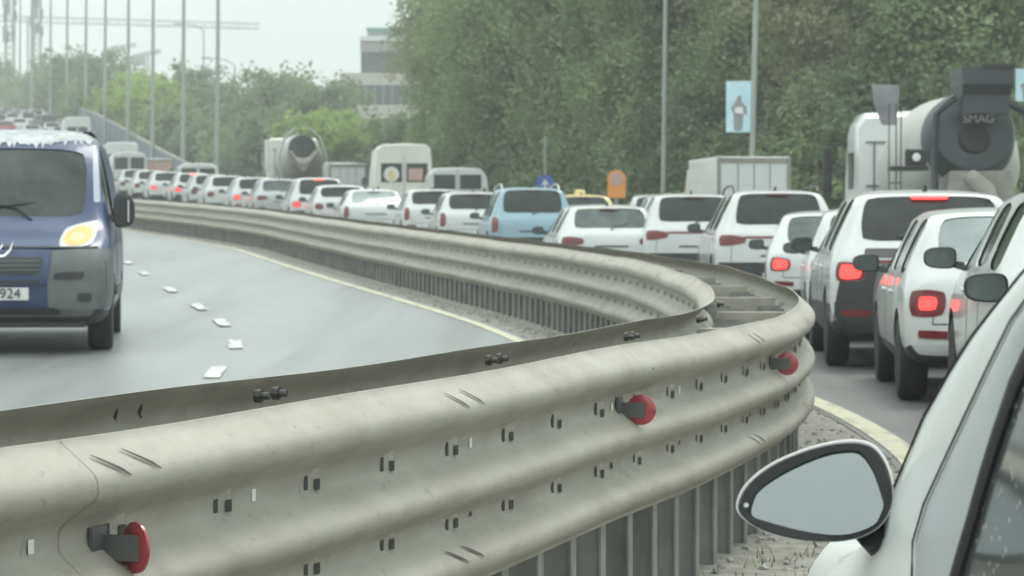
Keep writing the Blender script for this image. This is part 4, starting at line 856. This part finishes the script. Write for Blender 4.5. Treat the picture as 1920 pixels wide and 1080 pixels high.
    # cab
    MB().loft([[(-1.22, y, .6), (-1.25, y, 1.6), (-1.23, y, t - .25), (-1.10, y, t - .05), (0, y, t), (1.10, y, t - .05), (1.23, y, t - .25), (1.25, y, 1.6), (1.22, y, .6)] for y, t in ((6.2, 3.22), (6.35, 3.32), (7.6, 3.32), (7.95, 3.15), (8.2, 1.7), (8.25, .7))], True, 0, True).build('cab', M['white'] if dark else M['cream'], root, smooth=35)
    for s in (-1, 1):
        MB().box((s * 1.252, 7.3, 2.2), (.02, .7, .7)).build('side_window', M['glass'], root, bevel=.008)
        a = MB().tube([(s * 1.2, 8.0, 2.75), (s * 1.6, 8.1, 2.72)], .025, 6).build('mirror_arm', M['seal'], root); MB().box((s * 1.60, 8.1, 2.25), (.17, .12, .85)).build('mirror', M['seal'], a, bevel=.04)
        MB().box((s * .85, -.05, .9), (.4, .08, .16)).build('taillight', M['lamp'], root, bevel=.01)
        MB().box((s * 1.12, 1.7, 1.12), (.42, 2.9, .05)).build('mudguard', M['plastic'], root, bevel=.02)
    cr_ = MB()
    for zz in (2.72, 1.9): cr_.box((0, 6.18, zz), (2.2, .03, .03))
    for xx in (-.95, -.6): cr_.box((xx, 6.18, 1.9), (.03, .03, 1.6))
    cr_.build('cab_ribs', M['gplastic'], root)
    boxwheels(root, (1.1, 2.4, 7.1), .5, 1.22, .5)
    return root
mixer('white concrete mixer truck with black lettered rear cone and dark hopper at the right', 1842, 44, 0, True)
mixer('far cream cement mixer with round dark drum mouth above white cars', 570, 126, -9, False)

# ------------------------------------------------------------ roadside: poles, parapet, signs
def lamp_post(x, y, z, h, r=.12, lean=0, arm=-1):
    root = empty('street_lamp', (x, y, z)); MB().tube([(0, 0, 0), (lean * h * .5, 0, h * .5), (lean * h, 0, h)], [r, r * .85, r * .6], 10).build('pole', M['polem'], root, smooth=1)
    MB().tube([(0, 0, 0), (0, 0, .5)], r * 1.5, 10).build('pole_base', M['polem'], root, smooth=1)
    a = MB().tube([(lean * h, 0, h), (lean * h + arm * .7, 0, h + .45), (lean * h + arm * 2.0, 0, h + .6)], r * .45, 6).build('arm', M['polem'], root, smooth=1)
    MB().box((lean * h + arm * 2.3, 0, h + .58), (.7, .28, .12), taper=.8).build('lamp_head', M['canvas'], a, bevel=.02)
    return root
ordn = ['first and nearest', 'second', 'third', 'fourth', 'fifth', 'sixth', 'seventh', 'eighth', 'ninth', 'tenth']
for i, (px, Z) in enumerate([(407, 168), (343, 182), (286, 197), (240, 213), (197, 230), (161, 250), (126, 270), (95, 292), (60, 318), (38, 345)]):
    x = (px - 960) / F * Z; o = lamp_post(x, Z, ground(x, Z), 16 if i else 15, .155, .009)
    tag(o, '%s pale lamp pole behind the hill parapet, counted from the right' % ordn[i], 'lamp post', 'row of lamp poles along the hill parapet')
for i, (px, Z) in enumerate([(441, 210), (383, 235)]):
    x = (px - 960) / F * Z; tag(lamp_post(x, Z, ground(x, Z), 9.5 + i * 4, .09), ['short thin grey pole right of the lamp pole row', 'thin dark pole between the first two lamp poles of the row'][i], 'lamp post', 'row of lamp poles along the hill parapet')
o = lamp_post((1243 - 960) / F * 80, 80, zA(80) - .3, 12, .085, .010, -1); tag(o, 'tall thin lamp pole in front of the trees with nothing hung on it', 'lamp post', 'lamp poles in front of the right trees')
bp_ = lamp_post((1406 - 960) / F * 70, 70, zA(70) - .3, 12, .085, .022, -1); tag(bp_, 'leaning lamp pole carrying a light blue banner behind the box truck', 'lamp post', 'lamp poles in front of the right trees')
def banner(px0, py0, px1, py1, Z, label):
    a, b = P(px0, py0, Z), P(px1, py1, Z); c = (a + b) / 2; wd, ht = b.x - a.x, a.z - b.z
    root = tag(empty('banner', (c.x, Z, c.z - ht / 2)), label, 'banner', 'light blue pole banners')
    MB().box((0, 0, ht / 2), (wd, .03, ht)).build('banner_sheet', M['banner'], root)
    g = MB()   # generic grey figure-like motif
    g.prism([(-.02, ht * .70), (.06, ht * .74), (.08, ht * .60), (.20, ht * .50), (.22, ht * .34), (.12, ht * .36), (.10, ht * .05), (.0, ht * .02), (-.12, ht * .04), (-.14, ht * .36), (-.2, ht * .48), (-.08, ht * .60)], -.022, -.016)
    g.build('printed_motif', M['canvas'], root)
    MB().prism([(-.1, ht * .38), (.12, ht * .36), (.1, ht * .50), (-.1, ht * .48)], -.027, -.023).build('printed_patch', M['plate'], root)
    for z in (0, ht): MB().tube([(-wd / 2, 0, z), (wd / 2 + .12, 0, z)], .015, 6).build('banner_bar', M['polem'], root)
banner(1361, 153, 1408, 248, 70, 'light blue banner with grey figure print hanging on the leaning lamp pole')
banner(1903, 130, 1950, 190, 64, 'light blue banner cut by the right edge beside the mixer hopper')
lp = tag(lamp_post((1958 - 960) / F * 64, 64, zA(64), 12, .08), 'lamp pole just at the right edge behind the mixer truck', 'lamp post', 'lamp poles in front of the right trees')
# small blue direction plate, round blue sign, orange temporary signs
def signpost(px, pyb, Z, pts, label, h0=0):
    b = P(px, pyb, Z); z = ground(b.x, Z); root = tag(empty('road_sign', (b.x, Z, z)), label, 'sign')
    top = P(px, pts[0][1], Z).z - z
    MB().tube([(0, .04, 0), (0, .04, top + h0)], .04, 8).build('pole', M['polem'], root, smooth=1)
    for shape, py, r, m in pts:
        zc = P(px, py, Z).z - z
        if shape == 'o': MB().lathe([(0, r), (.03, r)], (0, -.03, zc), 'y', 28).build('sign_face', M[m], root)
        elif shape == 'a':
            MB().prism([(-.04, zc - r), (.04, zc - r), (.04, zc), (.16, zc - .06), (0, zc + r), (-.16, zc - .06), (-.04, zc)], -.05, -.04).build('arrow', M['plate'], root)
        else: MB().box((0, -.01, zc), (2 * r, .03, 2 * r * (.8 if shape == 's' else .45))).build('sign_face', M[m], root, bevel=.01)
    return root
signpost(1022, 400, 88, [('o', 345, .30, 'signb'), ('a', 345, .17, 'plate')], 'round blue road sign with white arrow on a thin tall pole', 1.6)
s_ = signpost(1156, 400, 74, [('o', 336, .26, 'signo'), ('s', 358, .25, 'signo')], 'orange temporary road sign, round plate over a square one', .1)
MB().lathe([(-.04, .19), (-.045, .17)], (0, 0, P(1156, 336, 74).z - ground(P(1156, 336, 74).x, 74)), 'y', 24).build('sign_ring', M['pink'], s_)
signpost(1125, 400, 95, [('b', 290, .42, 'signb')], 'small dark blue sign plate among the trees', 0)
MB().box((.05, 0, 0), (.2, .03, .14)).build('sign_symbol', M['plate'], bpy.data.objects[[o.name for o in bpy.data.objects if o.name.startswith('road_sign')][-1]]).location = (-.1, -.04, P(0, 288, 95).z - ground(P(1125, 290, 95).x, 95))

# parapet on the right side of the climbing road
mb = MB(); secs = []
for px, Z, yt in ((418, 160, 340), (400, 166, 331), (370, 174, 318), (330, 186, 297), (290, 198, 276), (250, 213, 252), (215, 228, 233), (180, 245, 214), (150, 262, 203), (128, 275, 198)):
    t = P(px, yt, Z); secs.append([(t.x - .15, t.y, t.z - 3.2), (t.x - .15, t.y, t.z), (t.x + .15, t.y, t.z), (t.x + .15, t.y, t.z - 3.2)])
par = tag(mb.loft(secs).build('parapet_wall', M['slate']), 'slate blue parapet wall rising along the climbing road', 'wall')
MB().tube([Vector(s[1]) + Vector((.15, 0, .06)) for s in secs], .10, 8).build('parapet_rail', M['rail'], par, smooth=1)
# ------------------------------------------------------------ building
bl = tag(empty('office_building', ((700 - 960) / F * 300, 300, CH)), 'stepped office building with dark window bands behind the trees', 'building'); s3_ = F / 300
def blk(name, px0, px1, y0, y1, m, dy=0, depth=14, par=bl):
    a, b = (px0 - 700) / s3_, (px1 - 700) / s3_; z1, z0 = (YH - y0) / s3_, (YH - y1) / s3_
    return MB().box(((a + b) / 2, depth / 2 + dy, (z0 + z1) / 2), (b - a, depth, z1 - z0)).build(name, m, par)
blk('facade_band', 637, 830, 137, 160, M['conc'], 0); blk('window_band', 640, 828, 160, 197, M['bwin'], .3); blk('facade_band', 637, 830, 197, 223, M['conc'], 0.0); blk('window_band', 640, 828, 223, 260, M['bwin'], .3)
blk('facade_band', 637, 830, 260, 284, M['conc']); blk('window_band', 640, 828, 284, 320, M['bwin'], .3); blk('facade_band', 637, 830, 320, 430, M['conc'], 0)
blk('window_band', 675, 820, 96, 137, M['bwin'], 2.3, 11); blk('facade_band', 674, 821, 75, 96, M['band'], 2, 11.5); blk('roof_slab', 673, 822, 66.2, 75, M['plate'], 1.8, 12); blk('roof_pavilion', 686, 800, 54, 66, M['canvas'], 4, 8); blk('roof_trim', 684, 802, 48, 54, M['teal'], 3.8, 8.5)
for y0, y1 in ((160, 197), (223, 260), (284, 320)):
    g = MB()
    for px in range(655, 830, 16):
        x = (px - 700) / s3_; g.box((x, .2, (YH - (y0 + y1) / 2) / s3_), (.12, .2, (y1 - y0) / s3_))
    g.build('window_mullion', M['band'], bl)
# ------------------------------------------------------------ cranes and masts
def lattice(mb, a, b, wd, seg, r=.12):
    a, b = Vector(a), Vector(b); d = (b - a); n = d.normalized(); u = n.cross(Vector((0, 1, 0))); u = u.normalized() * wd / 2; v = Vector((0, wd / 2, 0))
    cs = [u + v, u - v, -u - v, -u + v]
    for c in cs: mb.tube([a + c, b + c], r, 4)
    for i in range(seg):
        p, q = a + d * i / seg, a + d * (i + 1) / seg
        for k in range(4): mb.tube([p + cs[k], q + cs[(k + 1) % 4]], r * .6, 4)
    return mb
def px3(px, py, Z): return P(px, py, Z)
def crane(mx_, base, jib0, jib1, Z, label, wd=1.6):
    m0 = px3(mx_, base, Z); root = tag(empty('tower_crane', (m0.x, Z, m0.z)), label, 'crane'); L_ = lambda p: p - m0
    top = px3(mx_, jib0[1] - 2, Z); lattice(MB(), (0, 0, 0), L_(top), wd, 24).build('mast', M['crane'], root)
    lattice(MB(), L_(px3(*jib0, Z)), L_(px3(*jib1, Z)), wd * .8, 34).build('jib', M['crane'], root)
    MB().box(L_(px3(jib0[0] + 8, jib0[1] + 8, Z)), (3, 2, 2)).build('counterweight', M['canvas'], root)
    return root
crane(60, 260, (-60, 34), (488, 50), 620, 'tall tower crane with a very long horizontal jib across the sky')
crane(276, 170, (250, 107), (302, 96), 640, 'small distant crane with short rising jib between lamp poles', 1.0)
crane(214, 160, (196, 95), (256, 84), 660, 'small distant crane left of the other small one', 1.0)
for px, top, Z, lb, w_ in ((20, -30, 420, 'lattice mast with dark antenna cluster at the upper left edge', 26), (70, -20, 430, 'second lattice mast right of the one at the upper left edge', 30)):
    b = P(px, 300, Z); tp = P(px, top, Z); root = tag(empty('antenna_mast', b), lb, 'mast', 'lattice masts in the upper left')
    lattice(MB(), (0, 0, 0), tp - b, 1.3, 26, .13).build('mast', M['crane'], root)
    rr = random.Random(px)
    for k in range(14):
        z = (P(px, rr.uniform(0, 75 if px < 50 else 60), Z) - b).z; a = rr.random() * 6.28
        MB().box((math.cos(a) * .9, math.sin(a) * .9, z), (.4, .4, 1.6), a).build('antenna', M['canvas'], root)

# ------------------------------------------------------------ trees
def crown_mesh(name, seed, h, rad, n_cl, per, leaf, droop=.3, base=.22, m=None, taper=.35, gap=.0):
    g = np.random.default_rng(seed); cs = []
    # clumps spread through an uneven crown volume
    lobes = [(g.uniform(-.45, .45) * rad, g.uniform(-.45, .45) * rad, h * g.uniform(base + .12, .88), rad * g.uniform(.45, .75)) for _ in range(9)]
    for i in range(n_cl):
        L_ = lobes[g.integers(len(lobes))]; d = g.normal(size=3); d /= np.linalg.norm(d); r = L_[3] * g.uniform(.35, 1.08)
        p = np.array([L_[0] + d[0] * r, L_[1] + d[1] * r, L_[2] + d[2] * r * 1.15])
        if p[2] < h * base * .7 or p[2] > h: continue
        cs.append((p, g.uniform(.35, .95) * rad * .20))
    cs_p = np.array([c[0] for c in cs]); cs_r = np.array([c[1] for c in cs]); N = len(cs) * per
    idx = np.repeat(np.arange(len(cs)), per); off = g.normal(size=(N, 3)) * .55; off[:, 2] = off[:, 2] * .9 - droop * np.abs(g.normal(size=N))
    ctr = cs_p[idx] + off * cs_r[idx][:, None]
    s = leaf * g.uniform(.6, 1.35, N); a = g.normal(size=(N, 3)); a[:, 2] *= .6; a /= np.linalg.norm(a, axis=1)[:, None]
    b = np.cross(a, g.normal(size=(N, 3))); b /= np.linalg.norm(b, axis=1)[:, None]
    q = np.stack([ctr - a * s[:, None], ctr + b * s[:, None] * .5, ctr + a * s[:, None], ctr - b * s[:, None] * .5], 1).reshape(-1, 3)
    me = bpy.data.meshes.new(name); me.vertices.add(4 * N); me.vertices.foreach_set('co', q.ravel()); me.loops.add(4 * N); me.loops.foreach_set('vertex_index', np.arange(4 * N, dtype=np.int32))
    me.polygons.add(N); me.polygons.foreach_set('loop_start', np.arange(0, 4 * N, 4, dtype=np.int32)); me.update(); me.validate()
    me.materials.append(m); return me
def trunk_mesh(seed, h, r=.22):
    g = random.Random(seed); mb = MB(); pts = [(0, 0, -.5), (g.uniform(-.1, .1), 0, h * .3), (g.uniform(-.3, .3), g.uniform(-.3, .3), h * .6), (g.uniform(-.4, .4), 0, h * .88)]
    mb.tube(pts, [r, r * .8, r * .5, r * .12], 7)
    for k in range(12):
        t = g.uniform(.25, .8); z = h * t; a = g.random() * 6.28; l = h * .26 * (1.1 - t * .6)
        mb.tube([(0, 0, z), (math.cos(a) * l * .5, math.sin(a) * l * .5, z + l * .4), (math.cos(a) * l, math.sin(a) * l, z + l * .7)], [r * .4, r * .22, r * .06], 5)
    return mb
TP = []
def tree_proto(seed, h, rad, lm, leaf, ncl, per, droop=.3, base=.15):
    cm = crown_mesh('crown', seed, h, rad, ncl, per, leaf, droop, base, lm); to = trunk_mesh(seed, h).build('trunk', M['bark'], None, smooth=1); tm = to.data; bpy.data.objects.remove(to)
    return (cm, tm)
BIG = [tree_proto(11, 15, 4.6, LEAF[0], .10, 440, 125), tree_proto(12, 14, 4.2, LEAF[1], .10, 400, 125, .8), tree_proto(13, 15.5, 4.4, LEAF[2], .10, 420, 125), tree_proto(14, 13, 4.0, LEAF[1], .105, 360, 130, 1.2, .05), tree_proto(15, 16, 4.8, LEAF[0], .10, 440, 130, .6, .05)]
SML = [tree_proto(21, 8, 3.6, LEAF[3], .17, 200, 60, .2, .02), tree_proto(22, 10, 3.4, LEAF[0], .17, 220, 50, .3, .1), tree_proto(23, 12, 2.0, LEAF[0], .14, 80, 40, .2, .35), tree_proto(24, 7, 3.6, LEAF[1], .17, 200, 60, .2, .02)]
def tree(pr, x, y, z, s, rz, label, group, name='broadleaf_tree', ms=None):
    root = tag(empty(name, (x, y, z), rz), label, 'tree', group); root.scale = (s, s, s * random.uniform(.93, 1.08))
    for nm, me in (('crown', pr[0]), ('trunk', pr[1])):
        o = bpy.data.objects.new(nm, me); COL.objects.link(o); o.parent = root
    return root
rt = random.Random(5)
row = []
for px, Z, k, s in [(905, 138, 0, .98), (880, 128, 3, .80), (915, 120, 1, 1.0), (950, 132, 4, 1.1), (965, 112, 3, .92), (1000, 118, 2, 1.05), (985, 104, 1, 1.0), (1030, 112, 4, 1.05), (1062, 98, 3, 1.0), (1112, 108, 0, 1.1), (1150, 96, 1, 1.05), (1190, 104, 4, 1.1), (1222, 90, 3, .98), (1275, 98, 0, 1.1), (1318, 88, 1, 1.0), (1362, 96, 4, 1.1), (1400, 84, 2, .95), (1452, 92, 0, 1.05), (1500, 82, 3, .95), (1548, 90, 2, 1.05), (1600, 78, 2, .92), (1652, 86, 0, 1.0), (1700, 76, 1, .95), (1755, 84, 2, 1.0), (1810, 74, 3, .9), (1862, 80, 2, .98), (1920, 72, 1, .92), (1980, 78, 0, 1.0), (2060, 76, 2, 1.0),
                     (1110, 130, 2, 1.2), (1340, 118, 0, 1.2), (1580, 112, 4, 1.15), (1820, 105, 0, 1.1), (960, 150, 2, 1.25), (925, 128, 2, 1.0)]: row.append((px, Z, k, s))
TW = ['deep green', 'fresh green drooping', 'olive brownish', 'fresh green low hanging', 'tall deep green']
def where(px):
    for a, b in ((790, 'beside the office building'), (900, 'above the white low van'), (1000, 'left of the round blue sign'), (1090, 'above the round blue sign'), (1200, 'above the orange sign'), (1300, 'behind the bare lamp pole'), (1430, 'behind the light blue banner'), (1520, 'between the banner and the mixer cab'), (1640, 'behind the mixer cab mirror'), (1760, 'behind the mixer drum'), (1860, 'behind the mixer hopper'), (9999, 'at the right edge')):
        if px < a: return b
cnt = {}
for px, Z, k, s in row:
    x = (px - 960) / F * Z; lb = TW[k] + ' tree ' + where(px); cnt[lb] = cnt.get(lb, 0) + 1
    if cnt[lb] > 1: lb = lb.replace(' tree ', ' tree in the back row ', 1)
    tree(BIG[k], x, Z, ground(x, Z) - .3, s, rt.random() * 6.28, lb, 'wall of trees on the right')
# shrubs under the big trees
for i, (px, Z) in enumerate([(790, 122), (860, 112), (930, 104), (1000, 98), (1075, 94), (1150, 90), (1230, 86), (1310, 80), (1390, 78), (1470, 76), (1550, 72), (1640, 70), (1730, 68), (1830, 66), (1930, 64)]):
    x = (px - 960) / F * Z + .5; tree(SML[1 if i % 2 else 3], x, Z + 3, ground(x, Z) - 1.2, .62, rt.random() * 6.28, ['low', 'dark low', 'broad low'][i % 3] + ' bush under the tree wall, ' + where(px), 'bushes under the tree wall', 'bush')
# far left trees behind the parapet
LFT = [(0, 300, 1, 1.25, 110), (35, 320, 2, 1.2, 105), (75, 290, 1, 1.2, 115), (112, 300, 2, 1.3, 75), (138, 285, 1, 1.2, 85), (150, 300, 2, 1.3, 65), (172, 270, 1, 1.1, 105), (205, 262, 1, 1.2, 115), (235, 255, 1, 1.1, 130), (262, 235, 0, 1.0, 150), (278, 215, 0, 1.0, 160), (305, 205, 0, .95, 165), (322, 240, 2, 1.2, 125), (345, 235, 1, 1.2, 120), (372, 230, 2, 1.3, 105), (395, 225, 1, 1.0, 160), (425, 240, 2, 1.1, 140), (452, 220, 2, 1.1, 150), (470, 205, 1, 1.1, 175), (505, 200, 1, 1.25, 150), (545, 205, 1, 1.3, 135), (580, 195, 1, 1.2, 142), (615, 200, 1, 1.1, 160), (612, 165, 0, .9, 205), (645, 170, 0, .9, 222), (690, 165, 3, .8, 262), (735, 158, 1, .8, 225), (560, 170, 3, .9, 220), (500, 175, 1, .9, 215), (455, 185, 1, .9, 230), (420, 190, 3, .9, 250), (365, 200, 1, .9, 210), (330, 205, 3, .95, 190), (225, 240, 0, .9, 175), (180, 255, 3, 1.1, 150), (130, 275, 1, 1.0, 140), (95, 285, 3, 1.1, 150), (50, 300, 3, 1.2, 150), (10, 310, 3, 1.2, 145)]
SH = [8, 10, 12, 7]
WL = ['bright yellow green bushy tree', 'hazy grey green tree', 'slim feathery tree rising into the sky', 'low green bushy tree']
seen = {}
def lwhere(px):
    prev = None
    for a, b in ((30, 'at the left edge under the antenna masts'), (90, 'above the queue on the hill'), (120, 'near the eighth lamp pole'), (160, 'near the seventh lamp pole'), (195, 'near the sixth lamp pole'), (240, 'near the fifth lamp pole'), (285, 'between third and fourth lamp poles'), (340, 'between second and third lamp poles'), (405, 'between the first two lamp poles'), (465, 'just right of the first lamp pole'), (540, 'left of the far mixer'), (600, 'above the far cement mixer'), (660, 'left of the office building'), (999, 'below the office building')):
        if px < a: return b
for px, Z, k, s, top in LFT:
    Z = max(Z, float(np.interp(px, [0, 60, 110, 150, 180, 215, 250, 290, 330, 370, 400, 430, 470], [390, 340, 300, 274, 257, 240, 226, 212, 200, 189, 182, 175, 150])) + (11 if k == 3 else 13)); x = (px - 960) / F * Z; zt = P(px, top, Z).z; h = SH[k] * s; gz = ground(x, Z); z = zt - h
    if z > gz: s = (zt - gz) / SH[k]; z = gz
    lb = WL[k] + ' ' + lwhere(px); seen[lb] = seen.get(lb, 0) + 1
    if seen[lb] == 2: lb += ', nearer one'
    elif seen[lb] > 2: lb += ', rearmost one'
    tree(SML[k], x, Z, z, s, rt.random() * 6.28, lb, 'far trees behind the parapet')

# ------------------------------------------------------------ haze
hz = MB(); hz.box((-60, 180, 38), (700, 1100, 82)); ho = tag(hz.build('haze', None), kind='stuff')
hm = bpy.data.materials.new('haze_air'); hm.use_nodes = True; t = hm.node_tree; t.nodes.clear(); o_ = t.nodes.new('ShaderNodeOutputMaterial'); pv = t.nodes.new('ShaderNodeVolumePrincipled')
pv.inputs['Color'].default_value = (.88, .93, .91, 1); pv.inputs['Density'].default_value = .0015; pv.inputs['Anisotropy'].default_value = .2
t.links.new(pv.outputs[0], o_.inputs['Volume']); ho.data.materials.clear(); ho.data.materials.append(hm)
